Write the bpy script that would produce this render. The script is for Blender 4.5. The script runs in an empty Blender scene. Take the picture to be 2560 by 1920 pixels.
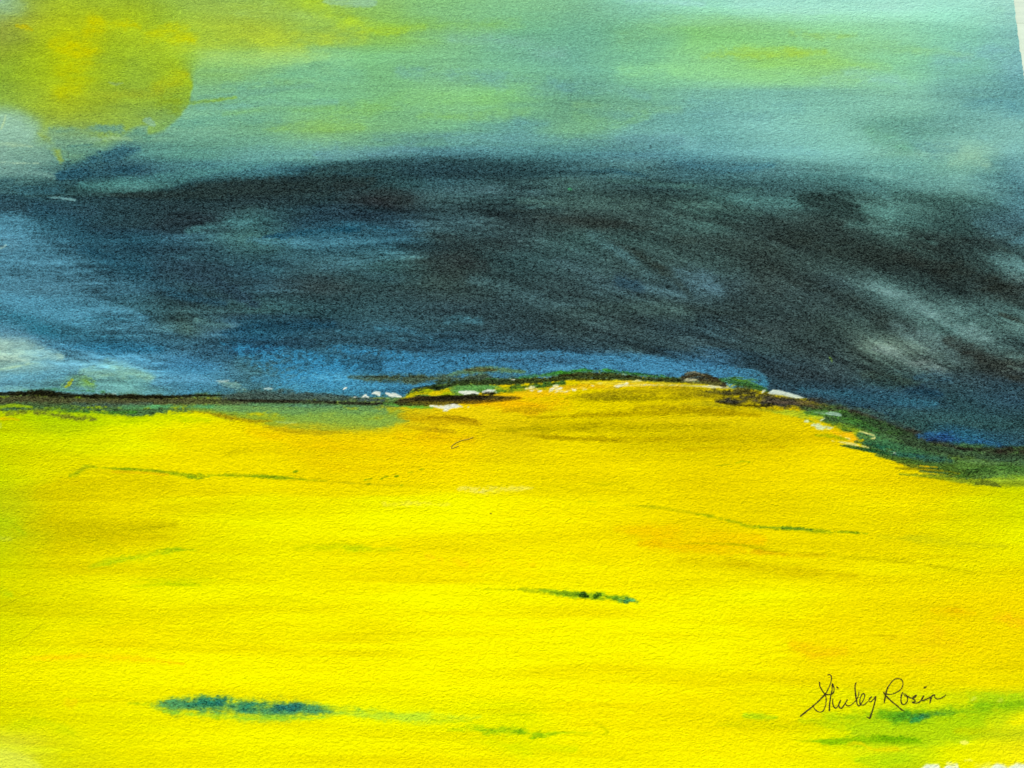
import bpy, math
import numpy as np
from mathutils import Vector
scene = bpy.context.scene; COL = scene.collection

# ======================= camera, sky, sun, exposure =======================
F_PX = 26/36*2560; TILT = math.radians(10.0); DIST = .22
cd = bpy.data.cameras.new('camera'); cam = bpy.data.objects.new('camera', cd); COL.objects.link(cam)
cd.lens = 26; cd.sensor_width = 36; cd.clip_start = .01; cd.clip_end = 100
cam.location = (0, -DIST*math.sin(TILT), DIST*math.cos(TILT)); cam.rotation_euler = (TILT, 0, 0)
cd.dof.use_dof = True; cd.dof.focus_distance = DIST*1.0; cd.dof.aperture_fstop = 9
scene.camera = cam
world = bpy.data.worlds.new('World'); scene.world = world; world.use_nodes = True
wn = world.node_tree.nodes; wl = world.node_tree.links
SUN_EL, SUN_AZ = math.radians(40), math.radians(-25)        # azimuth from +Y towards +X
st = wn.new('ShaderNodeTexSky'); st.sky_type = 'NISHITA'; st.sun_disc = False
st.sun_elevation = SUN_EL; st.sun_rotation = SUN_AZ
wl.new(st.outputs[0], wn['Background'].inputs[0]); wn['Background'].inputs[1].default_value = .15
sd = bpy.data.lights.new('sun', 'SUN'); sd.energy = 3.0; sd.angle = math.radians(8); sd.color = (1, .95, .88)
so = bpy.data.objects.new('sun', sd); COL.objects.link(so)
dv = Vector((math.sin(SUN_AZ)*math.cos(SUN_EL), math.cos(SUN_AZ)*math.cos(SUN_EL), math.sin(SUN_EL)))
so.rotation_euler = dv.to_track_quat('Z', 'Y').to_euler(); so.location = dv*3
scene.view_settings.view_transform = 'Standard'; scene.view_settings.look = 'None'
scene.view_settings.gamma = 1; scene.view_settings.exposure = 0.3
LIGHT = np.array([1.09, 1.155, 1.31])      # measured light on the sheet: turns seen colours into reflectances

# ======================= THE WATERCOLOUR (pigment laid on the sheet, glare tinted in at top right) =======================
# All positions of the painted marks are in "sheet units" (a 2560 x 1920 lattice on the paper).
X0, Y0, X1, Y1, CS = -160, -120, 2800, 2080, 0.625
CWD, CHT = int((X1-X0)*CS), int((Y1-Y0)*CS)
gx, gy = np.meshgrid(X0+(np.arange(CWD)+.5)/CS, Y0+(np.arange(CHT)+.5)/CS)
gx = gx.astype(np.float32); gy = gy.astype(np.float32)
RNG = np.random.RandomState(7)
TAB = RNG.rand(8, 256, 256).astype(np.float32)
def vn(u, v, k=0):
    ui = np.floor(u).astype(np.int32); vi = np.floor(v).astype(np.int32)
    fu = u-ui; fv = v-vi
    fu = fu*fu*(3-2*fu); fv = fv*fv*(3-2*fv)
    T = TAB[k % 8]; a0 = ui & 255; a1 = (ui+1) & 255; b0 = vi & 255; b1 = (vi+1) & 255
    return (T[b0, a0]*(1-fu)+T[b0, a1]*fu)*(1-fv)+(T[b1, a0]*(1-fu)+T[b1, a1]*fu)*fv
def fbm(u, v, k=0, o=4, g=.55):
    s = 0; a = 1; n = 0
    for i in range(o):
        s = s+a*vn(u*2**i+17.3*i+k*5.1, v*2**i+9.7*i+k*3.7, k+i); n += a; a *= g
    return s/n
def rotn(x, y, ang, lx, ly, k=0, o=4, g=.55):
    c, s = math.cos(ang), math.sin(ang)
    return fbm((x*c+y*s)/lx+31, (-x*s+y*c)/ly+47, k, o, g)
def sst(a, b, x):
    t = np.clip((x-a)/(b-a), 0, 1); return t*t*(3-2*t)
def crom(P, step=5.0):
    P = [np.array(p, float) for p in P]
    if len(P) == 1: P = [P[0], P[0]+np.array([.5]+[0]*(len(P[0])-1))]
    Q = [2*P[0]-P[1]]+P+[2*P[-1]-P[-2]]; out = []
    for i in range(1, len(Q)-2):
        n = max(1, int(np.hypot(*(Q[i+1]-Q[i])[:2])/step))
        for j in range(n):
            t = j/n
            out.append(.5*((2*Q[i])+(-Q[i-1]+Q[i+1])*t+(2*Q[i-1]-5*Q[i]+4*Q[i+1]-Q[i+2])*t*t+(-Q[i-1]+3*Q[i]-3*Q[i+1]+Q[i+2])*t**3))
    out.append(Q[-2]); return np.array(out)

def nrm(a, s): return (a-a.mean())/a.std()*s
GRAIN = np.clip(nrm(fbm(gx/10., gy/6., 1, 3, .7), .2)+.5, 0, 1)     # paper tooth, used for dry brush
FINE = nrm(fbm(gx/7., gy/4., 6, 2, .8), 1.)
WOBA = nrm(fbm(gx/34., gy/13., 2, 4, .7), .16)
WOBB = nrm(fbm(gx/120., gy/45., 3, 3), .16)
PATCH = np.clip(1+nrm(fbm(gx/70., gy/24., 4, 4, .7), .30), .1, 1.7)
def hx(c):
    return np.array(c, np.float32) if not isinstance(c, str) else np.array([int(c[i:i+2], 16) for i in (0, 2, 4)], np.float32)
PART = np.zeros((CHT, CWD), np.int8)
img = None
def field_rt(pts, step=6.0):
    """relative radius, arc length and side offset to a stroke centre line"""
    P = crom(pts, step); P[:, 2] = np.maximum(P[:, 2], .4)
    pad = 2.3*P[:, 2].max()+14
    xa, xb = P[:, 0].min()-pad, P[:, 0].max()+pad; ya, yb = P[:, 1].min()-pad, P[:, 1].max()+pad
    i0, i1 = max(0, int((ya-Y0)*CS)), min(CHT, int((yb-Y0)*CS)+1)
    j0, j1 = max(0, int((xa-X0)*CS)), min(CWD, int((xb-X0)*CS)+1)
    if i1 <= i0 or j1 <= j0: return None
    R = np.full((i1-i0, j1-j0), 9., np.float32); T = np.zeros_like(R); O = np.zeros_like(R)
    arc = 0
    for a, b in zip(P[:-1], P[1:]):
        L = math.hypot(b[0]-a[0], b[1]-a[1]); w = max(a[2], b[2]); pd = 2.3*w+14
        ia = max(i0, int((min(a[1], b[1])-pd-Y0)*CS)); ib = min(i1, int((max(a[1], b[1])+pd-Y0)*CS)+1)
        ja = max(j0, int((min(a[0], b[0])-pd-X0)*CS)); jb = min(j1, int((max(a[0], b[0])+pd-X0)*CS)+1)
        if ib <= ia or jb <= ja: arc += L; continue
        xx = gx[ia:ib, ja:jb]; yy = gy[ia:ib, ja:jb]
        dx, dy = (b[0]-a[0])/(L+1e-6), (b[1]-a[1])/(L+1e-6)
        t = np.clip(((xx-a[0])*dx+(yy-a[1])*dy)/(L+1e-6), 0, 1)
        ox = xx-a[0]-t*L*dx; oy = yy-a[1]-t*L*dy
        d = np.hypot(ox, oy)/(a[2]+(b[2]-a[2])*t)
        s = (slice(ia-i0, ib-i0), slice(ja-j0, jb-j0)); m = d < R[s]
        R[s] = np.where(m, d, R[s]); T[s] = np.where(m, arc+t*L, T[s])
        O[s] = np.where(m, (xx-a[0])*-dy+(yy-a[1])*dx, O[s]); arc += L
    return (slice(i0, i1), slice(j0, j1)), R, T, O
OPS = 1.
def S(pts, col, op=.8, soft=.8, streak=.35, dry=0., wob=.35, k=0, part=0, mul=False, sl=90.):
    """one brush stroke: pts = (x, y, half width)"""
    global img
    f = field_rt(pts)
    if f is None: return
    s, R, T, O = f
    w = max(p[2] for p in pts)
    fz = min(1., soft)
    R = R+wob*(WOBA[s]*min(1.5, 12./w+.5)+WOBB[s]*1.2)*(1+fz)*1.1+FINE[s]*min(.14, 2.2/w)*(.6+fz*.6)
    a = np.exp(-(np.maximum(R, 0)**2.2)*1.35) if soft >= 1 else 1-sst(1-soft, 1+soft*.35, R)
    if soft >= .9: a = a*PATCH[s]
    if streak: a = a*np.clip(1-streak+streak*2*fbm(T/sl+k*3.3, O/max(2.2, w*.16)+k*7.7, k, 3)*1.05, 0, 1.25)
    if dry: a = a*sst(dry-.1, dry+.22, GRAIN[s]+.3*(1-np.clip(R, 0, 1))-.08)
    a = np.clip(a*op*OPS, 0, 1)[..., None]; c = hx(col)
    img[s] = img[s]*(1-a)+(img[s]*c/255. if mul else c)*a
    if part: PART[s] = np.where(a[..., 0] > .32*op, part, PART[s])
def psd(pts):
    """signed distance (positive inside) to a polygon, everywhere"""
    P = np.array(pts, float); n = len(P)
    D = np.full(gx.shape, 1e9, np.float32); inside = np.zeros(gx.shape, bool)
    for i in range(n):
        a, b = P[i], P[(i+1) % n]; e = b-a; L2 = e@e+1e-9
        t = np.clip(((gx-a[0])*e[0]+(gy-a[1])*e[1])/L2, 0, 1)
        D = np.minimum(D, np.hypot(gx-a[0]-t*e[0], gy-a[1]-t*e[1]).astype(np.float32))
        if a[1] != b[1]:
            c = ((gy >= min(a[1], b[1])) & (gy < max(a[1], b[1]))) & (gx < a[0]+(gy-a[1])*e[0]/e[1]); inside ^= c
    return np.where(inside, D, -D)
def PG(pts, col, op=.8, soft=3., wob=4., dry=0., streak=.2, part=0, k=0, ang=0., edge=0.):
    global img
    d = psd(pts)+WOBA*wob*2+WOBB*wob*1.5
    a = sst(-soft, soft, d)
    if streak: a = a*np.clip(1-streak+2*streak*rotn(gx, gy, ang, 150, 9, k, 3), 0, 1.2)
    if dry: a = a*sst(dry-.12, dry+.2, GRAIN+.1*sst(0, 40, d)-.02)
    if edge: a = a*(1+edge*np.exp(-np.abs(d-3)/3.))
    a = np.clip(a*op, 0, 1)[..., None]
    img = img*(1-a)+hx(col)*a
    if part: PART[(a[..., 0] > .4*op)] = part
def curve(pts, x):
    p = np.array(pts, float); return np.interp(x, p[:, 0], p[:, 1])

XS = [0,160,320,480,640,800,960,1120,1280,1440,1600,1760,1920,2080,2240,2400,2560]
def grid(rows):
    ys = sorted(rows); A = np.array([[hx(c) for c in rows[y].split()] for y in ys], np.float32)
    def f(x, y):
        x = np.clip(x, 0, 2559)/160.; i = np.floor(x).astype(int); fx = x-i; i2 = np.minimum(i+1, 16); fx = (fx*fx*(3-2*fx)*.6+fx*.4)[..., None]
        yy = np.clip(y, ys[0], ys[-1]-1e-3); r = np.clip(np.searchsorted(ys, yy, 'right')-1, 0, len(ys)-2)
        ya = np.array(ys, np.float32); fy = (yy-ya[r])/(ya[r+1]-ya[r]); fy = (fy*fy*(3-2*fy)*.5+fy*.5)[..., None]
        return (A[r, i]*(1-fx)+A[r, i2]*fx)*(1-fy)+(A[r+1, i]*(1-fx)+A[r+1, i2]*fx)*fy
    return f
#ROWS
SKY = {  # top-right glare is baked into these colours as paler tints
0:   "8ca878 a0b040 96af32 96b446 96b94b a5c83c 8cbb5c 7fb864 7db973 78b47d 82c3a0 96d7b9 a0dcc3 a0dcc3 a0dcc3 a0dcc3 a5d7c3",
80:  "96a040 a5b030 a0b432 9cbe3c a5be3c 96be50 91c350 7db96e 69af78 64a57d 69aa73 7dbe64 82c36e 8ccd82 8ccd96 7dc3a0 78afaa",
160: "96a032 96a032 8caf50 8cbe5a 8cbe5f 7db973 73b469 73af6e 69aa7d 64a587 73b982 8ccd78 96d264 91c864 7dbe82 6eaf91 649ba0",
240: "96af5a 8ca550 78a564 6ea56e 69a573 6eaf73 6eaa64 7db96e 78b964 5a916e 69a57d 6eaa91 6eaa96 73af96 7db99b 649b91 558c91",
320: "8caf8c 78965f 6e915f 73aa82 69a06e 82b45a 6ea564 69a56e 558c82 69a06e 5f968c 5f9b96 73afa5 78b49b 5a917d 649b91 78afa5",
380: "789682 5a8269 4a7a78 50826e 5f9682 6ea58c 558782 46737d 4b7d82 4b7d82 4b7882 558c91 6eaaa0 78b4a5 73a58c 87b496 6ea096",
420: "698c7d 3c6060 2f4d5a 467373 46787d 2d505a 284146 28414b 2d4b50 3c5f64 507878 416973 558282 5f9187 649b8c 6ea087 558282",
460: "3c5a5a 325050 508278 2d4b50 1e2d30 1e2d30 284141 325055 324b4b 3c5550 324b4b 3c5f5f 3c5f5f 3c5f5a 508278 5f9182 467378",
500: "233c46 233c41 1e3034 203234 233030 23373a 282828 375050 2d4646 37504b 324641 3c5a50 3c5f5a 2d413c 3c5f55 3c5f55 375f64",
560: "3e6c7d 284b5a 23373c 232d32 375a5a 233c4b 233c4b 324b50 283737 323c37 2d3c37 324b44 2d3c37 2d3a34 3c5a50 2d4641 416973",
600: "467688 2d5064 23465f 2d4b55 3c5f5a 2d5564 2d5564 263a3c 2a3a3a 375550 2d413c 2d3c37 283430 2a3732 32463e 26322d 375050",
660: "416e82 416e82 234155 283c46 233c46 37555a 325050 2d3732 2d4646 324b4b 374b46 324641 28322d 2d3c37 26302a 283732 4b6e69",
720: "467387 416978 325564 23373c 28414b 2d3737 283c3c 32413c 2d4141 324646 375055 3c555a 323e3a 2d3c3c 3c5550 23302d 3c4641",
780: "3c6e8c 417896 375f69 283c3e 2d4646 233c41 2d464b 2d4146 2d4144 2d3e3c 374b46 2a3734 2d3c3a 2d3a37 374b46 4b6962 3c5550",
820: "467896 326482 375f6e 415a55 19375a 233c46 2d4b55 2d484e 2d4146 2d3e3e 2d3c3c 283c41 303c3a 2d3a34 303e37 415f58 506e64",
870: "a0beaa 467d9b 285578 2d4b5a 1e4673 2d505f 2d4b5a 28506e 264150 283e46 2a3e41 2d3e41 2a3c3c 2d3a37 5f6e5a 3c4b46 324644",
910: "8cb4a5 5a91a0 508ca5 32648c 375555 286491 235073 235578 28557d 2d5f8c 235a87 285a8c 263c46 324141 3c4b41 2a3430 323228",
950: "5f96a5 5a8c8c 649b91 417d9b 3c646e 3c82a5 326e96 2d648c 2d648c 2d5f8c 285a8c 285a82 283c46 2d3c41 2d4646 2d4146 2d3c46",
1000:"5f96a5 5a8c8c 649b91 417d9b 3c646e 3c82a5 326e96 2d648c 2d648c 2d5f8c 285a8c 3c6e82 375a6e 2d4655 2d4b64 2d464b 324b5a",
1060:"5f96a5 5a8c8c 649b91 417d9b 3c646e 3c82a5 326e96 2d648c 2d648c 2d5f8c 285a8c 3c6e82 375a6e 2d4b55 2d4641 2d4b4b 2d4646",
1120:"5f96a5 5a8c8c 649b91 417d9b 3c646e 3c82a5 326e96 2d648c 2d648c 2d5f8c 285a8c 3c6e82 375a6e 2d4b55 2d4641 235a8c 2d4b5a",
}
FLD = {
930: "bed200 96be0a e1e600 e6e100 c8be00 e1c800 e1be0a e6b40a e1b905 e1c800 e1c800 dcbe05 dcbe05 dcbe05 dcc800 c8d700 c8d700",
1040:"bed200 a5c80a e1e600 e6e100 dccd00 b4be28 b4b41e ebb40a e1b905 e1c800 dcc300 d7be05 dcbe05 dcbe05 dcc800 c8d700 c8d700",
1100:"cdd700 d7e100 ebeb00 f0dc00 f0cd00 ebbe00 f0c300 f5c300 e1be05 f0d700 dcc300 dcc300 e1be00 ebbe00 ebcd00 d2d700 c8d700",
1180:"c8d200 e1dc00 ebdc00 f0d700 f0d700 f0c800 f0c300 f5cd00 f0d700 f0d700 f5e100 ebc800 f0cd00 f5d700 ebcd00 dcd700 c8d700",
1260:"becd0a dcd200 ebdc00 f0e600 f0eb00 f5eb00 f5f000 faf500 faf000 f5eb00 f5e600 f0d700 f0d700 f0e100 f0e100 e1e100 d7e100",
1340:"bed20a d7cd00 e1d700 ebe600 f0eb00 f5f000 faf500 faf500 faf500 faf000 f5dc00 f0cd00 f0d200 ebd700 e6d700 e1dc00 e6eb00",
1420:"d7e100 e6e100 f0eb00 ebeb00 f5f000 f5eb00 f5e100 fae100 faeb00 f8f200 faf200 f5e600 f0dc00 f0dc00 f0e600 ebe600 ebe100",
1500:"d7dc00 e6e600 f2ee00 f5f000 f5f000 f8f200 fcf600 fcf600 fcf600 fcf600 fcf600 f5f000 f5f000 f5eb00 f2e100 f0d200 f0cd00",
1600:"e1e100 f2eb00 f8eb00 f8f000 fcf600 fcf600 fcf600 fcf600 fcf600 fcf600 fcf600 faf500 f8eb00 f5d700 f2dc00 f0cd00 f0d200",
1700:"ebe800 f4f000 f8f400 fcf600 fcf600 fcf600 fcf600 fcf600 fcf600 fcf600 fcf600 fcf600 f8f200 f5e800 f2de00 f3e400 ebe400",
1800:"dce100 e8e800 ebeb00 f4f000 faf600 faf600 f5f400 f0f000 e6eb00 f8f200 f8f000 f6f000 f0eb00 e1e600 c8dc0a b4d20a bed714",
1900:"e1eb3c e1e80a f0ee00 f8f300 f8f300 f8f300 f8f300 f8f300 f8f300 f8f300 f8f000 faf600 faf600 ebee00 c3dc0a f0ee00 f8f20a",
}
HORIZON = [(-200,992),(0,991),(97,988),(155,992),(272,994),(369,995),(467,994),(583,994),(778,992),(860,996),(1000,994),(1014,990),(1032,975),(1072,966),(1150,958),(1250,950),(1336,943),(1433,934),(1520,933),(1600,938),(1710,945),(1820,956),(1900,976),(2010,996),(2090,1018),(2205,1056),(2320,1102),(2400,1120),(2560,1125),(2800,1130)]
#STROKES
# flow of the brush: nearly level at the top and in the field, falling to the right in the storm cloud
def flow_noise(lx, ly, k):
    w = sst(380, 620, gy)*(1-sst(1080, 1150, gy))
    a = w*(.10+.44*sst(900, 2400, gx))*(1-.35*sst(880, 1000, gy))
    n0 = rotn(gx, gy, 0., lx, ly, k); n1 = rotn(gx, gy, .3, lx, ly, k); n2 = rotn(gx, gy, .6, lx, ly, k)
    t = np.clip(a/.3, 0, 2)
    return np.where(t < 1, n0*(1-t)+n1*t, n1*(2-t)+n2*(t-1))
w1 = flow_noise(420, 34, 0)-.5; w2 = flow_noise(150, 12, 3)-.5; w3 = fbm(gx/90, gy/60, 5, 3)-.5
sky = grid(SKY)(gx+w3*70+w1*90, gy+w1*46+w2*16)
fld = grid(FLD)(gx+w3*80+w1*80, gy+w1*60+w2*24)
hm = sst(-3, 3, gy-curve(HORIZON, gx)+WOBA*7)[..., None]
dk = (sst(380, 520, gy)*(1-sst(930, 1000, gy)))
fa = nrm(flow_noise(420, 30, 6), 1.); fb = nrm(flow_noise(150, 11, 2), 1.); fc = nrm(flow_noise(60, 5, 5), 1.)
pb = np.clip(.5+nrm(fbm(gx/160, gy/90, 7, 3), .45), .05, 1.5)
sky = sky*(1+fa*(.02+.085*dk)+fb*(.015+.07*dk)*pb+fc*(.01+.045*dk)*pb)[..., None]
ya = nrm(rotn(gx, gy, .03, 560, 38, 4), 1.); yb = nrm(rotn(gx, gy, .01, 210, 14, 6), 1.); yc = nrm(fbm(gx/420, gy/130, 5, 3), 1.)
ym = -.012+ya*.018+yb*.012-.035*sst(.9, 2.2, ya+.4*yb)
fld = fld*(1+ym[..., None]*np.array([.8, 1.15, 0])+(yc*.012)[..., None]*np.array([0, 1, 0]))
fld[..., 1] += .65*np.maximum(0, .94*fld[..., 0]-fld[..., 1])
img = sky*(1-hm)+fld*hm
PART[:] = np.where(hm[..., 0] > .5, 5, 1)
BAND_TOP = [(-200,470),(0,470),(78,474),(249,462),(389,462),(486,452),(583,444),(661,436),(778,424),(850,405),(967,396),(1103,393),(1278,405),(1433,412),(1511,424),(1710,440),(1900,450),(2020,440),(2150,470),(2300,560),(2430,560),(2560,590),(2800,600)]
PART[(gy > curve(BAND_TOP, gx)+WOBA*18) & (PART == 1)] = 3

# ---- upper sky
OPS = .62
S([(0,0,40),(36,20,28)], '96b4a0', .8, .9)
S([(300,60,34),(450,90,52),(700,95,40),(900,90,22)], 'bcd63c', 1., 1.)
S([(470,20,20),(640,30,26),(820,50,20)], 'a5c85a', .8, 1.)
S([(500,140,26),(640,150,30),(800,140,20)], 'aad264', .8, 1.)
S([(180,25,25),(420,30,22),(640,20,14)], '9bb937', .5, 1.)
S([(765,12,20),(800,25,24),(860,50,24),(960,72,20),(1060,68,12)], 'bee12d', .6, .9)
S([(815,4,8),(850,8,14),(930,10,10)], '96b996', .8, .8)
S([(960,55,18),(1100,62,22),(1290,60,16)], '87be50', .6, 1.)
S([(1130,100,18),(1260,112,26),(1400,130,22)], '78aa96', .6, 1.)
S([(1000,180,14),(1180,195,22),(1330,215,24),(1500,215,20),(1620,240,12)], '649b96', .65, 1.)
S([(1370,200,14),(1430,222,16),(1480,228,10)], '50878c', .5, 1.)
S([(1390,262,10),(1500,255,14),(1620,262,10)], '5a8c64', .5, 1.)
S([(900,262,18),(1060,245,26),(1200,255,26),(1260,270,12)], '87c864', .55, 1.)
S([(1050,290,10),(1220,292,14),(1320,280,10)], '8cc350', .4, 1.)
S([(1440,262,10),(1560,270,14),(1700,275,10)], '82b464', .4, 1.)
S([(1440,290,14),(1540,305,20),(1620,290,14)], '78b45f', .6, 1.)
S([(1290,300,14),(1330,310,18),(1370,305,10)], '4b7d8c', .55, 1.)
S([(1570,90,30),(1700,55,26),(1850,60,22),(2010,90,20),(2180,110,18),(2330,130,14),(2430,140,8)], '87be69', .6, 1.)
S([(1980,85,10),(2060,90,12),(2140,88,8)], 'a0c850', .6, 1.)
S([(1760,140,12),(1850,130,18),(1960,130,16),(2060,128,8)], 'a5cd46', .8, 1.)
S([(1560,180,26),(1700,175,30),(1850,185,24),(2000,190,18)], '96dc7d', .6, 1.)
S([(2040,155,10),(2130,160,12),(2220,170,10)], '9bd25f', .6, 1.)
S([(2290,130,10),(2360,128,10),(2420,140,8)], '9bd278', .55, 1.)
S([(1850,12,26),(2050,20,34),(2300,15,28)], 'aadcc8', .5, 1.)
S([(1570,0,10),(1660,2,14),(1760,8,8)], 'a0d7c8', .7, 1.)
S([(2350,150,30),(2450,130,34),(2540,160,34)], '73aaaf', .7, 1.)
S([(2420,260,18),(2500,265,24),(2580,285,26)], '4b8796', .65, 1.)
S([(2420,60,30),(2500,30,20)], '96d2af', .5, 1.)
S([(1730,255,16),(1850,275,22),(2000,268,14)], '64a09b', .6, 1.)
S([(1650,290,12),(1780,288,14),(1930,295,10)], '5f9696', .5, 1.)
S([(2060,200,14),(2160,190,18),(2260,205,12)], '87beb4', .6, 1.)
S([(2080,230,10),(2160,232,12),(2230,228,10)], '78af87', .5, 1.)
S([(2180,330,20),(2230,360,28),(2270,370,18)], '5f9b78', .7, 1.)
S([(2270,340,18),(2330,375,26),(2380,370,18)], '558c91', .55, 1.)
S([(2380,410,14),(2430,405,24),(2460,410,14)], '96be96', .6, 1.)
S([(1960,330,30),(2080,340,40),(2140,390,24)], '78b9aa', .5, 1.)
S([(2470,340,30),(2540,380,40),(2570,430,30)], '7db9b4', .5, 1.)
S([(1650,330,20),(1750,365,22),(1900,372,18),(2050,385,12)], '6eaaaa', .6, 1.)
S([(1700,408,10),(1830,418,13),(1930,412,9)], '3c7382', .75, .9)
S([(2010,440,8),(2100,450,16),(2190,470,18),(2220,492,8)], '46736e', .8, .9)
S([(2160,430,10),(2280,445,16),(2400,440,12)], '78af9b', .5, 1.)
S([(1130,350,16),(1270,345,22),(1400,350,14)], '64a0a5', .6, 1.)
S([(940,345,10),(1050,340,14),(1150,330,8)], '507d87', .5, 1.)
S([(1430,355,12),(1550,350,18),(1700,350,14)], '558291', .5, 1.)
# ---- green-teal left of centre
OPS = .8
S([(500,243,8),(570,240,13),(660,228,11),(780,215,6)], '649b78', .7, .8)
S([(470,258,4),(520,252,6),(590,244,4)], '8cb43c', .8, .7)
S([(490,272,6),(600,266,14),(730,262,12),(840,255,8)], '6eac8c', .7, .9)
S([(430,310,10),(560,300,18),(700,296,14)], '5a9678', .7, .9)
S([(560,285,6),(700,270,12),(880,275,16),(1000,270,10)], '82b955', .45, 1.)
S([(660,330,8),(760,318,14),(900,318,12)], '8cbe55', .6, 1.)
S([(620,200,16),(760,185,24),(900,190,20)], '69af78', .55, 1.)
S([(560,215,8),(680,205,10)], '5fa07d', .5, 1.)
S([(780,164,9),(803,163,13),(822,166,8)], '5f9b64', .75, .9)
S([(560,400,20),(700,380,26),(830,372,20)], '5f968c', .6, 1.)
S([(800,385,14),(920,380,20),(1040,375,14)], '5a8791', .55, 1.)
# ---- the sun
OPS = .9
ramp = sst(90, 190, gy)
SUN = [(20,20),(120,-60),(330,-60),(430,10),(470,90),(468,168),(482,214),(474,252),(450,290),(408,323),(365,338),(370,312),(340,316),(300,338),(262,352),(210,322),(130,320),(100,345),(92,305),(50,284),(-10,282),(-40,150)]
d = psd(SUN)+WOBA*7
sf = 5+70*(1-sst(120, 210, gy))+26*(1-sst(150, 330, gx))*(1-sst(180, 260, gy))+34*(1-sst(240, 360, gx))*sst(200, 290, gy)
a = sst(-sf, sf*.9, d)
sc = grid({-60: ' '.join(['96aa28 96aa28 a0b43c a0be46']+['a0be46']*13), 60: ' '.join(['a0a528 bec30a b4be0a a0b928']+['a0b928']*13),
           120: ' '.join(['96a51e bec800 aab914 afc31e']+['afc31e']*13), 180: ' '.join(['96af1e bec800 a0b41e b4be05']+['b4be05']*13),
           240: ' '.join(['96af28 b4b90a a5b41e 96aa1e']+['96aa1e']*13), 310: ' '.join(['91aa37 aab423 9bac2d 82a041']+['82a041']*13)})(gx+w3*60+w1*50, gy+w1*40+w2*16)
sc = sc*(1+(rotn(gx, gy, .1, 60, 22, 5)-.5)*.22)[..., None]
sc = sc*np.array([.94, 1.0, 1.0])+np.array([0, 4, 16]); a3 = (a*.84)[..., None]; img = img*(1-a3)+sc*a3
PART[(a > .5)] = 2
S([(130,110,14),(175,120,36),(215,140,40),(240,70,30),(230,50,14)], 'cdcd00', .6, 1.)
S([(150,180,20),(190,200,30),(150,230,24)], 'c3c800', .5, 1.)
S([(40,65,5),(62,68,9),(80,74,5)], 'c8be0a', .8, .7)
S([(290,60,14),(330,62,16),(350,70,8)], 'c8cd05', .6, .9)
S([(240,100,20),(280,120,34),(290,170,30)], '9bb923', .5, 1.)
S([(370,90,18),(430,85,22),(480,95,14)], 'c3cd0a', .6, 1.)
S([(390,220,18),(440,200,22),(462,185,12)], 'b4be14', .45, 1.)
S([(400,260,14),(440,265,16)], '87a01e', .55, 1.)
S([(230,235,10),(300,238,14),(400,228,10)], '96a528', .4, 1.)
S([(320,265,8),(400,262,10)], '87a537', .5, .9)
S([(375,330,5),(400,325,9),(420,305,10)], '78a046', .5, .8)
S([(360,300,4),(372,302,8),(384,312,4)], '82a582', .7, .6)
S([(272,205,3),(290,211,5),(306,207,3)], '8ca55a', .8, .7)
# ---- pale lower-left of the sun
PG([(-60,286),(20,284),(52,300),(88,320),(100,352),(130,372),(145,410),(60,440),(-60,440)], '8cb496', .4, 40, 12)
S([(-10,300,30),(30,310,36),(70,335,26)], '9bbea0', .45, 1.)
S([(14,288,1.8),(10,305,2.4),(2,322,2)], 'c3d28c', .9, .6)
S([(-10,360,5),(40,361,7),(80,366,4)], 'a5be8c', .55, .9)
S([(-10,405,2),(40,407,4),(95,407,3)], 'a5be96', .8, .8, dry=.4)
S([(-10,420,12),(60,428,14),(140,440,10)], '6e9182', .6, 1.)
S([(100,335,10),(118,352,14),(140,372,12),(150,400,8)], '8ca546', .65, .9)
S([(130,325,10),(200,322,14),(300,322,10)], '5f8764', .8, .9)
S([(150,362,12),(210,352,12),(270,345,6)], '82a578', .55, .9, dry=.35)
S([(170,365,4),(230,360,3)], '2d5f64', .6, .9)
S([(265,345,3),(300,344,6),(328,350,3)], 'a0be78', .8, .8, dry=.42)
S([(310,345,8),(340,335,12),(370,345,8)], '4b8269', .6, .9)
S([(160,385,10),(210,395,12),(180,405,6)], '739b69', .5, 1.)
S([(150,440,14),(200,418,22),(260,398,24),(320,378,20),(345,372,8)], '285064', .85, .9)
S([(155,438,10),(220,436,18),(320,422,14),(360,414,6)], '264b5a', .7, .9)
S([(140,462,6),(220,452,12),(300,440,8)], '2d4b50', .55, 1.)
S([(360,375,8),(430,380,16),(520,385,12)], '558c7d', .5, 1.)
S([(200,462,8),(300,460,16),(400,448,18),(520,425,14),(660,412,10)], '4b8078', .5, 1.)
S([(250,470,5),(340,470,8),(430,462,6)], '64968c', .3, 1.)
S([(-10,455,12),(60,470,20),(150,482,14)], '325a64', .6, 1.)
# ---- dark band top
OPS = .85
S([(230,484,4),(330,487,9),(430,486,18),(520,478,28),(620,470,34),(740,462,36),(850,452,34),(930,452,20)], '26322f', .9, .6, dry=.2, wob=.35)
S([(60,490,3),(160,487,4),(270,486,5)], '2d4646', .8, .7)
S([(360,505,12),(480,508,18),(640,505,20),(780,500,16)], '243538', .7, .9)
S([(125,493,2),(150,494,4),(186,499,3)], '87b4af', .8, .7, dry=.4)
S([(-10,515,14),(120,520,20),(240,524,16)], '28414b', .7, .9)
S([(780,430,14),(880,425,18),(990,430,12)], '2d4646', .6, .9)
S([(850,470,22),(930,478,26),(1015,492,16)], '262d2c', .7, 1.)
S([(910,410,10),(1060,410,18),(1180,415,22),(1300,425,20),(1420,432,12),(1530,428,8)], '284146', .85, .9)
S([(1090,435,10),(1200,440,16),(1330,440,12)], '23373a', .6, .9)
S([(1450,425,6),(1540,428,7),(1620,440,5)], '325a64', .6, .9)
S([(1520,452,6),(1680,462,8),(1800,475,8),(1900,470,5)], '41645a', .6, .9)
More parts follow.
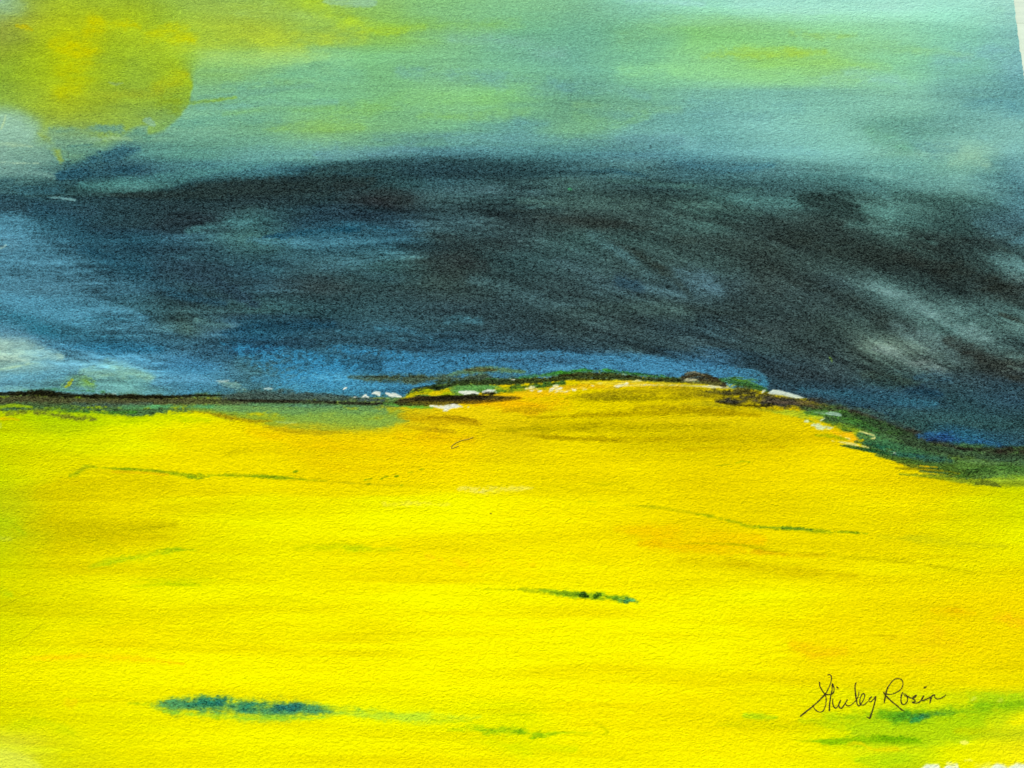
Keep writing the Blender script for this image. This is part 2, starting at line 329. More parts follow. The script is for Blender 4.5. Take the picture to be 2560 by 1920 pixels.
S([(1120,475,8),(1260,478,14),(1360,485,10)], '506e73', .45, 1.)
S([(1300,500,14),(1450,510,20),(1600,512,16)], '506e5f', .45, 1.)
S([(1780,495,14),(1900,500,18),(2000,510,12)], '50877d', .55, 1.)
S([(2010,500,16),(2080,515,30),(2140,545,26),(2160,560,12)], '233530', .85, .9)
S([(2160,525,14),(2230,540,26),(2300,560,20)], '558c7d', .55, 1.)
S([(2120,560,10),(2200,575,16),(2260,590,10)], '466e64', .5, 1.)
S([(2250,555,18),(2340,560,24),(2420,580,16)], '32504b', .5, 1.)
S([(2440,560,10),(2500,585,18),(2580,600,16)], '4b7d87', .6, 1.)
# ---- dark cloud, left
OPS = .8
S([(-10,548,8),(40,548,12),(90,560,8)], '4b8291', .5, 1., dry=.42)
S([(-20,570,26),(50,590,40),(130,625,20)], '5088a0', .4, 1., dry=.36)
S([(-20,610,14),(10,615,20),(40,612,10)], '558291', .4, 1.)
S([(-4,622,2),(6,618,3),(14,612,2)], 'a5beaa', .9, .6)
S([(90,520,18),(180,570,26),(260,640,26),(370,700,22),(470,740,16),(560,760,10)], '23465f', .7, 1.)
S([(200,620,10),(280,645,14),(370,670,10)], '1e416e', .55, 1.)
S([(400,560,16),(480,545,22),(560,560,14)], '232d32', .65, 1.)
S([(470,575,10),(560,558,16),(660,550,12),(720,560,6)], '4b7d7d', .6, .9)
S([(620,600,10),(720,608,18),(860,608,14),(940,600,8)], '4b8291', .65, .9)
S([(660,592,6),(740,585,13),(830,575,13),(900,572,8)], '143c78', .85, .9)
S([(760,560,6),(880,560,10),(1000,578,8)], '2d5a82', .6, .9)
S([(700,640,14),(860,655,18),(1000,640,12)], '46737d', .5, 1.)
S([(420,640,12),(560,650,18),(700,680,14)], '416e78', .5, 1.)
S([(560,700,12),(680,712,18),(820,700,14)], '232d30', .6, 1.)
S([(470,690,16),(560,720,20),(640,760,12)], '28374b', .6, 1.)
S([(800,660,16),(900,690,22),(1040,700,14)], '37555f', .45, 1.)
S([(1070,650,20),(1140,655,34),(1210,660,20)], '272e2c', .65, 1.)
S([(1040,590,14),(1160,600,24),(1260,620,18)], '28322f', .5, 1.)
S([(1010,555,10),(1120,570,14),(1240,590,8)], '4b6e73', .4, 1.)
S([(-10,700,40),(90,720,50),(200,730,30)], '4b829b', .35, 1., dry=.3)
S([(-10,745,20),(120,770,36),(270,790,30),(360,800,14)], '4b87aa', .65, 1.)
S([(-10,790,14),(80,815,22),(180,850,24),(290,872,22),(400,875,12)], '28648c', .7, 1.)
S([(210,795,3),(280,797,5),(350,805,3)], '285a78', .6, .9)
S([(340,840,16),(440,850,20),(560,880,18)], '37647d', .5, 1.)
S([(490,800,8),(560,812,10),(610,818,6)], '6e9b91', .6, 1.)
S([(450,760,8),(540,775,12),(620,790,8)], '28373c', .5, 1.)
S([(560,832,8),(640,822,20),(740,818,18),(830,812,10)], '19376e', .8, 1.)
S([(640,860,10),(740,855,16),(860,850,12)], '233c50', .6, 1.)
PG([(545,850),(610,862),(720,872),(820,885),(900,905),(880,960),(840,975),(690,972),(650,935),(590,900)], '2c7ab4', .8, 10, 8, dry=.5)
S([(830,870,14),(960,880,20),(1080,905,18),(1180,915,10)], '2b72aa', .8, .9, dry=.42)
S([(640,950,12),(730,955,16),(860,965,12),(960,968,8)], '3c87b4', .7, .9, dry=.3)
S([(940,820,6),(1010,828,8),(1080,845,6)], '376e91', .6, 1.)
S([(840,830,8),(920,838,12),(1020,848,8)], '37697d', .5, 1.)
S([(330,900,12),(430,920,16),(520,925,10)], '326e96', .5, 1.)
S([(600,905,16),(660,925,22),(700,950,12)], '3c6973', .5, 1.)
S([(-20,850,16),(30,868,24),(90,885,20),(150,890,10)], 'b4d7b9', .7, 1.)
S([(-20,885,14),(30,895,18),(70,900,8)], 'd2e6be', .7, 1.)
S([(-20,925,3),(20,921,4),(60,912,4),(100,908,3)], 'b9d296', .8, .9)
S([(-20,945,16),(80,940,22),(160,938,12)], '5596aa', .7, 1.)
S([(-20,968,6),(30,972,8),(70,975,6)], '87b991', .5, 1.)
S([(210,930,14),(280,922,20),(340,932,16),(380,945,8)], '87b491', .65, 1.)
S([(160,965,10),(195,955,16),(230,965,12)], '78a541', .75, .9)
S([(164,968,3),(172,962,5),(180,950,3)], 'bebe0a', .9, .7, dry=.3)
S([(60,976,3),(150,975,4),(260,980,3)], '3c7d3c', .7, .9, dry=.3)
S([(390,955,10),(470,948,14),(540,955,8)], '5596b9', .6, 1.)
S([(540,955,4),(575,965,9),(610,973,6)], '8caa91', .55, 1., dry=.34)
S([(540,952,1),(556,953,2.5),(572,951,1.5)], 'd2dcc3', .8, .6)
S([(660,972,1.5),(671,971,3),(681,972,1.5)], 'e6f0e6', .95, .5)
S([(280,984,1.5),(290,984,2)], 'd2e1d2', .8, .5)
# ---- dark cloud, centre and right
OPS = .75
S([(900,720,14),(1060,740,20),(1200,760,16)], '2d3c3e', .45, 1.)
S([(1180,700,14),(1330,740,20),(1460,760,14)], '4b6e73', .4, 1.)
S([(1120,800,14),(1200,805,10)], '3c7382', .5, 1.)
S([(1280,525,6),(1400,545,12),(1520,560,14),(1640,575,8)], '262c26', .75, .9)
S([(1520,600,6),(1600,640,10),(1680,690,12),(1730,745,6)], '2a322a', .75, .9)
S([(1380,590,4),(1420,625,6),(1470,650,4)], '283230', .5, .9)
S([(1480,590,12),(1560,640,18),(1620,690,12)], '507d82', .45, 1.)
S([(1390,650,10),(1480,690,16),(1560,730,12)], '4b696e', .45, 1.)
S([(1540,700,12),(1568,712,20),(1600,722,12)], '1e3250', .75, 1.)
S([(1700,690,24),(1760,710,30),(1800,730,16)], '5a8291', .5, 1.)
S([(1580,770,14),(1660,775,22),(1730,790,12)], '557369', .45, 1.)
S([(1690,538,8),(1780,552,12),(1880,575,12),(1930,585,6)], '2d3a34', .85, .9)
S([(1690,600,14),(1800,610,22),(1950,630,20)], '323e34', .55, 1.)
S([(1690,510,8),(1800,520,10),(1900,535,6)], '557d6e', .45, 1.)
S([(1930,590,16),(2040,605,34),(2160,630,36),(2280,650,20)], '262f28', .8, .9)
S([(2260,600,12),(2330,620,16),(2400,650,10)], '282f28', .6, 1.)
S([(2450,600,4),(2490,615,8),(2530,635,4)], '26302a', .6, 1.)
S([(2130,570,8),(2250,585,12),(2340,610,8)], '4b6e64', .5, 1.)
S([(1880,640,20),(1980,690,34),(2100,740,34),(2200,790,26),(2280,830,14)], '2a332d', .7, 1.)
S([(2250,645,16),(2380,680,30),(2490,715,32),(2600,760,30)], '232821', .85, 1.)
S([(2130,700,16),(2220,730,28),(2340,780,36),(2450,840,36),(2550,890,26)], '64877d', .7, 1.)
S([(2170,710,10),(2260,745,16),(2330,790,16)], '6e918a', .5, 1.)
S([(2330,790,12),(2420,825,20),(2480,850,12)], '7da096', .6, 1.)
S([(2240,820,20),(2340,860,34),(2420,900,24)], '647d78', .5, 1.)
S([(2480,640,12),(2540,660,18),(2600,690,20)], '5f8c87', .5, 1.)
S([(2500,785,5),(2540,800,9),(2600,825,9)], '2d3228', .8, .9)
S([(2190,870,10),(2260,890,24),(2320,915,24),(2370,940,10)], '7d8c82', .6, 1.)
S([(2270,910,6),(2300,905,12),(2330,900,6)], '78786e', .3, 1.)
S([(2160,935,12),(2230,945,18),(2300,960,12)], '37412f', .5, 1.)
S([(2370,850,12),(2430,880,26),(2500,915,30),(2590,960,30)], '2b2d26', .8, 1.)
S([(2400,930,10),(2460,960,14),(2560,985,12)], '2d3c41', .5, 1.)
S([(2520,915,3),(2560,925,5)], '78917d', .6, .9)
S([(2290,945,6),(2330,938,12),(2380,950,8)], '285a82', .65, 1.)
S([(2270,978,8),(2310,975,14),(2350,985,8)], '19325f', .75, 1.)
S([(1800,930,20),(1960,930,26),(2100,920,18)], '2a3638', .5, 1.)
S([(1850,820,14),(1960,860,20),(2060,900,14)], '414f4a', .4, 1.)
S([(2000,975,8),(2100,985,14),(2240,1000,14),(2340,1010,8)], '32647d', .6, 1.)
S([(2200,1020,8),(2320,1040,14),(2450,1060,12)], '415f5f', .5, 1.)
S([(2050,1010,4),(2140,1030,6),(2230,1050,4)], '557882', .5, .9)
S([(2000,888,1),(2050,920,1.6),(2095,965,1.4),(2110,985,.8)], '1e2828', .7, .8, streak=.5)
S([(1960,870,.8),(2030,900,1.4),(2080,940,.8)], '1e2828', .5, .8, streak=.5)
S([(1850,850,.8),(1910,862,1.2)], '1e2828', .5, .8)
S([(1420,472,2),(1424,473,4),(1428,474,3)], '28914b', .9, .4, streak=0, wob=.1)
S([(2074,892,2),(2079,900,3.2),(2081,904,1.6)], '82aa32', .9, .5, streak=0, wob=.2)
S([(2074,897,1),(2082,899,2)], '1e2819', .8, .5, streak=0)
# ---- clear blue strip over the hill
OPS = 1.
PG([(1064,892),(1150,884),(1290,880),(1400,878),(1500,888),(1600,888),(1700,902),(1800,912),(1862,917),(1905,930),(1927,945),(1918,966),(1860,972),(1760,955),(1600,948),(1500,948),(1300,945),(1180,945),(1060,935),(960,930),(960,905)], '2f72aa', .88, 5, 5, dry=.22, streak=.35)
S([(1190,905,6),(1340,900,9),(1480,905,6)], '285078', .6, .9, dry=.3)
S([(1420,920,6),(1560,915,12),(1700,930,10),(1790,940,6)], '3282be', .5, .9)
S([(1350,925,6),(1460,920,8)], '3c87b9', .5, .9)
S([(1230,930,5),(1310,938,10),(1360,940,5)], '41826e', .4, 1.)
# grade the wash: lighter, slightly greener, pale haze mixed into upper sky colour
wgt = sst(.25, .65, img[..., 2]/(img[..., 1]+1))[..., None]
drop = (.62-.3*sst(820, 880, gy)*(1-sst(1800, 1950, gx)))*np.maximum(0, img[..., 2]-1.12*img[..., 1]-4)
hi = sst(60, 190, img[..., 1])[..., None]
graded = img*np.array([.93, 1.0, 1.0])+np.array([0, 2, 3])+hi*np.array([10, 8, 12])+sst(20, 160, img[..., 1:2])*(1-hi)*np.array([-3, 6, 6])
graded[..., 2] -= drop; graded[..., 1] += drop*.3
graded = graded+(5*dk)[..., None]
graded = graded*(1+(fb*.025+fc*.035)*dk*pb)[..., None]
gm = graded.mean(-1, keepdims=True); sa = (.10+.14*sst(700, 1500, gx)*dk)[..., None]; graded = graded*(1-sa)+(gm*np.array([.94, 1.03, 1.03]))*sa
low = 1-sst(60, 120, graded[..., 1])
graded[..., 0] = np.minimum(graded[..., 0], (.93-.06*low*(1-.9*sst(1300, 1900, gx))+.05*low*sst(1500, 2000, gx))*graded[..., 1])
graded[..., 0] = np.minimum(graded[..., 0], (.93-.30*sst(.97, 1.12, graded[..., 2]/(graded[..., 1]+1)))*graded[..., 1])
up = (1-sst(330, 440, gy))[..., None]*wgt
graded = graded*(1-.18*up)+np.array([162, 212, 178])*.18*up
img = img*(1-wgt)+graded*wgt
# ======================= horizon ridge and slopes
S([(-60,1004,20),(300,1006,21),(620,1008,25)], '415a37', .95, .6)
S([(480,1006,18),(640,1018,30),(800,1034,42),(920,1040,40),(990,1034,22)], '78a03c', .8, 1.)
S([(60,1045,10),(200,1050,20),(400,1046,16),(520,1050,8)], 'b4d200', .5, 1.)
S([(560,992,12),(680,990,14),(790,992,13),(860,998,8)], '3c5250', .9, .8, part=4)
S([(560,1006,18),(760,1012,22),(960,1010,20),(1010,1006,8)], '50784b', .9, .7)
PG([(1990,1010),(2100,1015),(2205,1050),(2320,1096),(2400,1114),(2760,1120),(2760,1218),(2560,1213),(2439,1209),(2341,1192),(2283,1167),(2205,1140),(2150,1108),(2180,1092),(2100,1062),(2020,1040)], '3f6034', .92, 5, 8)
S([(-20,1002,14),(120,1000,16),(300,1003,15),(480,1002,14),(620,1000,12)], '4b4b2d', .85, .7, part=4)
S([(560,994,10),(680,994,14),(800,994,14),(880,996,10),(960,1002,6)], '41554e', .85, .7, part=4)
S([(-20,986,5),(60,984,7),(110,983,9),(170,988,7),(272,991,6),(400,992,5),(480,989,4),(560,988,2)], '191a0c', .95, .5, part=4, wob=.2)
S([(560,1000,4),(700,1004,5),(800,1006,6),(900,1009,5),(1000,1008,5),(1020,1006,3)], '26261a', .9, .6, part=4)
S([(-20,1020,9),(60,1018,12),(180,1022,15),(320,1026,13),(430,1024,10),(540,1020,7)], '46693c', .9, .9)
S([(180,1010,6),(280,1012,8),(380,1010,5)], '465f50', .6, .9)
S([(300,1018,5),(400,1016,6),(520,1018,6),(600,1022,3)], '5faa69', .6, .9)
S([(-20,1022,5),(30,1014,5),(80,1018,4)], 'a5c80a', .7, .8)
S([(20,1036,6),(70,1030,8),(130,1036,10),(200,1046,9),(240,1048,4)], '6e7823', .85, .8, dry=.25)
S([(150,1026,3),(250,1032,5),(340,1030,3)], '3c7d1e', .5, .9)
S([(480,1024,6),(560,1034,11),(640,1044,14),(740,1060,18),(860,1062,18),(960,1058,10)], '87a532', .8, .7)
S([(540,1020,8),(700,1025,16),(850,1030,20),(960,1028,14)], '6e9b55', .85, .8)
S([(720,1050,10),(820,1050,22),(940,1052,22),(1020,1050,6)], '82aa46', .8, .8)
S([(480,1028,3),(540,1036,6),(620,1052,6),(680,1052,3)], 'a08c0a', .75, .8)
S([(660,1066,3),(710,1076,6),(780,1082,7),(850,1080,3)], 'a5960f', .7, .8)
S([(620,1012,4),(760,1014,5),(900,1016,4)], '55825f', .6, .9)
S([(690,1054,2),(720,1057,3),(740,1056,2)], 'a0cd7d', .7, .7)
S([(960,1008,5),(1040,1016,8),(1080,1020,4)], '5fa537', .8, .8)
S([(1000,1040,8),(1060,1045,16),(1140,1050,14),(1200,1060,6)], 'c8aa05', .7, .9)
S([(1020,1030,5),(1070,1024,5),(1130,1030,3)], 'd2be0a', .7, .9)
S([(1010,1065,5),(1080,1075,8),(1140,1080,4)], 'b9a00a', .6, .9)
# rounded hill block left of centre
PG([(1012,992),(1030,976),(1072,968),(1100,962),(1160,960),(1230,962),(1262,970),(1240,988),(1180,992),(1100,992)], '5a8232', .95, 2, 3)
S([(1020,990,3),(1060,982,7),(1110,980,8),(1130,974,5)], 'c8b90a', .9, .6, wob=.5)
S([(1130,974,5),(1165,972,11),(1215,970,10),(1245,972,5)], '5f9b4b', .9, .7)
S([(1240,972,4),(1280,975,8),(1340,972,10),(1400,972,8),(1440,962,5)], 'a0aa14', .85, .8, wob=.5)
S([(1200,978,4),(1260,980,5),(1330,978,5)], '3c5a1e', .5, .7, wob=.7, dry=.35)
S([(1020,984,2),(1044,982,4),(1080,974,4),(1120,965,5),(1135,962,2)], '23321a', .9, .5, wob=.7, dry=.22)
S([(1076,972,2),(1085,962,4),(1105,960,3)], '1e2814', .9, .5, wob=.5)
S([(870,942,3),(920,945,9),(1000,947,13),(1100,946,13),(1200,948,13),(1290,948,9)], '465a46', .92, .9, part=4)
S([(1090,952,3),(1180,958,5),(1270,955,5)], '23321e', .7, .8)
S([(880,941,1.5),(930,941,2.5),(1000,942,3),(1080,943,2)], '2d321e', .6, .7)
S([(1120,938,4),(1180,927,8),(1250,924,8),(1310,930,4)], '5a7d55', .85, .8)
S([(1160,925,3),(1190,924,5),(1240,926,4)], '4b4b28', .8, .8)
S([(1090,955,5),(1180,955,8),(1270,955,8),(1340,952,6)], '2d3c1e', .9, .6, wob=.45, part=4)
S([(1300,944,4),(1370,938,6),(1440,930,5),(1500,928,4)], '3c783c', .8, .7, part=4)
S([(1500,930,3),(1560,932,5),(1640,942,4),(1700,948,3)], '326e2d', .8, .7, part=4, dry=.2)
S([(1290,956,7),(1370,950,9),(1430,942,9),(1480,938,9),(1560,944,9),(1640,950,8),(1720,952,7)], '37411b', .93, .5, wob=.35, part=4)
S([(1280,968,5),(1350,966,7),(1410,958,6)], '325a23', .85, .7, wob=.5)
S([(1440,950,3),(1480,948,4),(1530,950,3)], '1e2310', .7, .7)
# yellow cap below the ridge
S([(1290,980,6),(1370,976,9),(1450,968,9),(1560,962,9),(1700,965,7)], 'e1b90f', .92, .6, wob=.4)
S([(1200,988,4),(1300,988,7),(1420,982,8)], 'f0c30a', .8, .8)
S([(1140,1002,6),(1260,1010,14),(1420,1012,16)], 'f0b905', .75, 1.)
S([(1240,1020,8),(1340,1030,12)], 'f0c305', .5, 1.)
# dark brown lens along the ridge
PG([(1000,995),(1040,990),(1122,989),(1239,990),(1285,991),(1312,994),(1285,1000),(1239,1005),(1180,1010),(1122,1013),(1060,1015),(1000,1014),(985,1006)], '3a341a', .93, 2, 3, part=4, streak=.4)
S([(1040,998,4),(1120,996,6),(1220,992,4),(1232,985,3)], '1e1c10', .8, .6)
S([(1160,1006,4),(1230,1002,5),(1300,996,3)], '8c690a', .6, .8)
# bare paper flecks
for q in ([(858,974,1),(864,970,3),(868,968,1)], [(882,992,1),(887,993,3),(892,992,1.5)], [(906,993,2),(914,990,5),(921,993,2)], [(930,985,1.5),(938,981,4),(946,984,5),(949,990,1.5)], [(965,983,2),(974,986,5),(988,988,5),(1002,992,2)],
          [(1148,980,2),(1160,982,4),(1180,981,4),(1196,983,1.5)], [(1208,980,2),(1218,979,4),(1238,978,3),(1242,983,1.5)], [(1075,1015,2),(1092,1016,4),(1112,1019,9),(1140,1017,7),(1156,1017,2)], [(1168,1019,1),(1172,1018,2)], [(1276,948,1),(1282,950,2),(1288,949,1)]):
    S([(a, b, w*.8) for a, b, w in q], 'e6eddc', .95, .45, streak=0, wob=.7, dry=.12)
for q in ([(1313,972,3),(1325,970,8),(1336,968,3)], [(1376,978,5),(1390,976,9),(1402,978,9),(1414,981,4)], [(1384,966,3),(1396,964,3)], [(1428,972,2),(1438,974,4),(1442,970,2)], [(1455,970,2),(1460,972,3)],
          [(1340,973,1.5),(1345,974,2.5)], [(1536,968,3),(1550,962,6),(1562,962,2)], [(1580,955,1.5),(1596,952,3),(1604,953,1.5)], [(1494,958,2),(1500,958,4),(1506,957,2)], [(1478,964,1.5),(1484,965,3)]):
    S([(a, b, w*.85) for a, b, w in q], 'f0ebaf', .9, .6, streak=0, wob=.8, dry=.34)
S([(1440,955,2),(1500,958,5),(1600,956,4),(1700,960,3)], 'e6d732', .6, .8, dry=.35, wob=.6)
S([(1540,966,2),(1620,963,3.2),(1700,964,2.6),(1820,969,2.8)], 'e9e6a0', .85, .6, dry=.22, wob=.5)
S([(1700,975,3),(1760,980,4),(1810,976,3)], 'c8be14', .8, .8)
# right hand boulder and white wall
S([(1704,950,5),(1716,938,6),(1740,936,7),(1775,944,7),(1800,955,7),(1812,964,4)], '38331f', .93, .5, wob=.3, part=4)
S([(1716,948,6),(1745,946,12),(1780,954,11),(1810,962,7)], '3c3722', .95, .6, part=4)
S([(1712,934,1.5),(1736,931,2.2),(1760,938,1.5)], 'a09b78', .75, .6)
S([(1720,956,4),(1760,957,6),(1800,960,4)], '5f5f2d', .9, .7)
S([(1706,953,2.5),(1722,950,4),(1742,950,2)], 'd7d7aa', .9, .5, wob=.4)
S([(1704,964,2),(1740,965,3),(1780,967,3),(1820,970,2)], 'dcdca5', .85, .5, wob=.6, dry=.15)
S([(1800,948,4),(1840,956,10),(1880,966,11),(1915,976,7)], '37642d', .92, .6, part=4)
S([(1820,944,2),(1870,954,4),(1905,966,3)], '5a8c1e', .6, .7, dry=.25)
S([(1720,984,3),(1800,984,12),(1860,980,16),(1920,990,12)], '3e3d20', .9, .8, part=4)
S([(1740,982,3),(1790,988,5),(1830,992,4)], '82780f', .6, .7, dry=.25)
S([(1790,1004,6),(1890,1001,18),(1990,1004,20),(2060,1012,18),(2120,1026,18),(2205,1054,18),(2280,1084,17),(2340,1104,16),(2400,1122,12)], '34342a', .92, .9, part=4, wob=.3, streak=.35)
S([(1800,1008,4),(1860,1014,6),(1930,1013,4)], '1e1c0a', .6, .7)
S([(1880,1000,3),(1960,1005,4),(2030,1006,3)], '695a46', .6, .7)
S([(2100,1008,4),(2180,1032,6),(2280,1066,5)], '3c5f55', .6, .9)
S([(1905,982,3),(1908,978,5),(1913,976,2.5)], 'd7e1c8', .95, .4, streak=0)
PG([(1920,983),(1932,974),(1950,976),(1975,983),(1995,988),(2009,995),(1988,995),(1955,988),(1935,987)], 'd2e1cd', .95, 1.5, 1.2, streak=.1)
S([(1932,984,1),(1960,987,1.4)], '8c9b8c', .6, .6)
# right slopes
S([(1700,1010,5),(1780,1012,7),(1860,1024,5)], 'aaa00f', .6, .9)
S([(1930,1028,4),(2000,1035,9),(2050,1042,10)], 'a5be28', .8, .8, dry=.15)
S([(2000,1040,6),(2060,1030,10),(2140,1048,16),(2210,1075,16),(2260,1090,8)], '46782d', .9, .7, dry=.12)
S([(2090,1035,5),(2160,1046,8),(2240,1075,9),(2320,1110,8)], '2d4628', .8, .8)
S([(2060,1052,6),(2120,1070,10),(2180,1085,8)], '5a8228', .7, .8, dry=.2)
S([(2100,1080,6),(2150,1090,12),(2180,1098,10)], '96aa1e', .8, .8, dry=.2)
S([(2076,1076,4),(2100,1084,9),(2130,1094,9),(2145,1102,3)], 'f5c30f', .92, .6, wob=.5)
S([(2040,1088,3),(2080,1090,6),(2120,1098,3)], '91aa0a', .7, .8)
S([(2150,1088,8),(2210,1108,22),(2290,1130,22),(2360,1140,14)], '3c6e46', .88, .7, dry=.1)
S([(2102,1114,2),(2140,1118,4),(2180,1126,5),(2220,1134,4)], '235028', .9, .6, wob=.5)
S([(2240,1140,8),(2300,1148,14),(2380,1150,12)], '325f50', .8, .8)
S([(2230,1140,4),(2270,1138,7),(2310,1142,4)], '234b46', .8, .8)
S([(2190,1138,3),(2250,1148,8),(2330,1165,16),(2420,1175,20),(2470,1178,12)], '466423', .88, .7, dry=.12)
S([(2340,1120,8),(2440,1135,14),(2580,1150,20)], '46694b', .85, .9)
S([(2150,1060,6),(2260,1098,14),(2360,1128,18),(2460,1136,14),(2580,1136,14)], '32462d', .8, 1.)
S([(2400,1160,14),(2480,1180,20),(2590,1185,24)], '5a8237', .8, .9)
S([(2420,1178,6),(2460,1175,10),(2490,1180,6)], '2d4b1e', .7, .8)
S([(2240,1170,2),(2300,1172,4),(2360,1178,4),(2400,1185,3)], '91870a', .8, .7, dry=.2)
S([(2250,1185,2),(2320,1190,5),(2400,1200,8),(2500,1206,10),(2590,1205,12)], '8ca019', .85, .7, dry=.12)
S([(2250,1160,2),(2290,1164,3),(2345,1168,2)], 'ebc30a', .85, .6, dry=.2)
S([(2290,1182,1.5),(2340,1184,2.5),(2390,1188,1.5)], 'e6cd0a', .8, .6, dry=.25)
S([(2470,1200,5),(2540,1198,7),(2590,1198,7)], 'a0be2d', .6, .9)
S([(2440,1208,3),(2465,1207,7),(2490,1212,5),(2505,1218,1.5)], '64731e', .9, .6)
S([(2300,1090,8),(2350,1088,16),(2410,1100,14),(2500,1112,8)], '28587d', .7, 1.)
S([(2320,1100,5),(2370,1096,10),(2400,1104,6)], '1e3c6e', .65, 1.)
S([(2390,1120,3),(2440,1123,7),(2500,1126,9),(2590,1125,10)], '25221a', .9, .9, part=4)
for q in ([(2030,1064,3),(2044,1062,6),(2060,1070,8),(2076,1070,6),(2084,1068,2)], [(2012,1054,2),(2020,1052,4)], [(2052,1052,2),(2057,1048,4),(2062,1046,2)], [(2046,1060,1.5),(2052,1058,2)]):
    S(q, 'd2e1af', .93, .5, streak=0, wob=.7, dry=.12)
S([(2066,1033,2),(2084,1034,5),(2102,1038,3)], 'a5c8b4', .9, .5, dry=.2)
S([(2036,1030,2),(2060,1032,4)], '7da578', .7, .7)
for q in ([(2080,1102,1),(2120,1108,2.4),(2172,1118,2)], [(2100,1088,1),(2126,1098,1.6)], [(2180,1096,1.5),(2188,1094,3)], [(2150,1078,1),(2186,1088,2)]):
    S(q, 'e6e187', .85, .5, streak=0, wob=.6, dry=.2)
S([(2236,1132,2),(2240,1132,3.2)], 'c8d7be', .85, .4, streak=0)
S([(1704,1012,4),(1800,1030,6),(1900,1040,4)], 'c8aa00', .5, .9)
for x0, y0, x1, y1, w, c, o in ((1960,1034,2060,1046,5,'c3cd1e',.8),(2010,1046,2040,1056,4,'78a523',.8),(2110,1046,2200,1078,7,'37642d',.8),(2060,1062,2130,1078,4,'2d5a23',.7),
    (2140,1104,2230,1120,7,'1e553c',.8),(2200,1122,2290,1140,7,'2d5f46',.8),(2180,1082,2260,1104,6,'55824b',.6),(2290,1118,2380,1140,7,'5a7d50',.5),(2230,1150,2310,1168,5,'55691e',.8),
    (2330,1180,2440,1192,6,'3c5f1e',.8),(2400,1150,2500,1160,6,'6e9655',.5),(2460,1168,2580,1175,7,'3c6428',.6),(2490,1190,2590,1194,5,'82aa28',.7),(2280,1186,2380,1198,3,'7d870f',.7),
    (1850,1022,1960,1026,4,'a0a014',.7),(1780,1016,1850,1020,3,'8c8c0f',.6),(1880,990,1980,998,4,'4b4632',.7),(2000,1012,2090,1026,4,'4b4128',.6)):
    S([(x0, y0, w*.4), ((x0*2+x1)/3, (y0*2+y1)/3-1, w), ((x0+x1*2)/3, (y0+y1*2)/3+1, w*.9), (x1, y1, w*.3)], c, o, .8, wob=.6, dry=.3, streak=.5)
for x, y, w, c in ((1346,936,3,'28781e'),(1400,932,3,'3c8c1e'),(1460,925,3.5,'32821e'),(1520,925,3,'3c8c23'),(1575,932,3,'32781e'),(1640,938,3,'3c8228'),(1300,944,3,'3c8c32'),(1240,946,3,'3c6e32'),(1870,950,3,'55821e'),(1835,943,2.5,'466e23')):
    S([(x-26, y+2, w*.4), (x, y, w), (x+26, y+2, w*.4)], c, .75, .9, wob=.8, dry=.38, streak=.4)
for x, y, w, c in ((1040,985,5,'d2c805'),(1066,978,5,'b4c30a'),(1090,984,4,'e1c80a'),(1120,986,4,'a5b90f'),(1330,982,5,'f0c80f'),(1400,976,5,'f5cd14'),(1450,972,5,'e6c31e'),(1520,970,5,'f0d214'),(1590,964,4,'ebd228'),(1660,962,4,'f0dc2d'),(1300,975,4,'6e9b19'),(1360,972,3,'8caa14'),(1250,978,3,'5a8c23')):
    S([(x-16, y+1, w*.4), (x, y, w), (x+16, y, w*.4)], c, .85, .8, wob=.9, dry=.28, streak=.4)
for x, y, w, c in ((1030,976,2.5,'1e280f'),(1056,970,3,'28320f'),(1084,965,3,'1e2d14'),(1150,961,3,'233214'),(1190,960,3,'2d3c19'),(1230,984,3,'141408'),(1180,990,3,'1e1c0f'),(1120,990,2.5,'141408'),(1360,946,3,'28280f'),(1420,938,3,'2d280f'),(1490,936,3,'28230f'),(1560,942,3,'2d2d14'),(1640,948,3,'2d2d14'),(1700,952,2.5,'1e230f')):
    S([(x-24, y+1, w*.3), (x, y, w), (x+24, y, w*.3)], c, .8, .8, wob=.8, dry=.26, streak=.4)
for x, y, w in ((1392,980,5),(1400,972,3),(1420,978,3.5),(1380,972,2.5),(1330,976,4),(1436,976,3),(1462,974,2),(1546,966,3),(1566,960,2.5),(1350,978,2)):
    S([(x-5, y+1, w*.5), (x, y, w), (x+5, y-1, w*.4)], 'f0eec8', .95, .5, wob=.9, dry=.2, streak=0)
# ---- hill olive streaks
S([(1414,996,4.8),(1490,990,11.2),(1600,980,16),(1720,978,19.2),(1800,990,9.6)], 'a5960a', .75, .9)
S([(1450,1002,4.8),(1560,996,9.6),(1720,996,9.6)], '8c8205', .6, .9)
S([(1590,1018,8),(1700,1022,14.4),(1830,1028,9.6)], 'af9b05', .65, .9)
S([(1260,1028,4.8),(1320,1025,11.2),(1390,1026,6.4)], 'c8a505', .7, .9)
S([(1317,1045,3.2),(1430,1040,6.4),(1560,1035,8),(1720,1030,11.2),(1900,1035,6.4)], 'aa9600', .7, .8)
S([(1219,1076,4.8),(1330,1072,11.2),(1480,1068,12.8),(1640,1066,11.2),(1820,1062,8)], 'b4a500', .65, .9)
S([(1283,1083,3.2),(1400,1095,6.4),(1560,1100,8),(1720,1098,9.6),(1860,1096,4.8)], 'af9b00', .65, .9)
S([(1072,1044,3.2),(1140,1046,6.4),(1190,1052,4.8)], 'a08205', .6, .8)
S([(1640,1128,3.2),(1700,1127,4.8),(1800,1120,6.4),(1960,1118,4.8)], 'cdb400', .5, .9)
S([(1560,1052,4.8),(1700,1050,8),(1840,1046,4.8)], 'e6cd0a', .6, .9)
S([(1700,1090,12.8),(1850,1094,19.2),(1990,1090,12.8)], 'cdb900', .45, 1.)
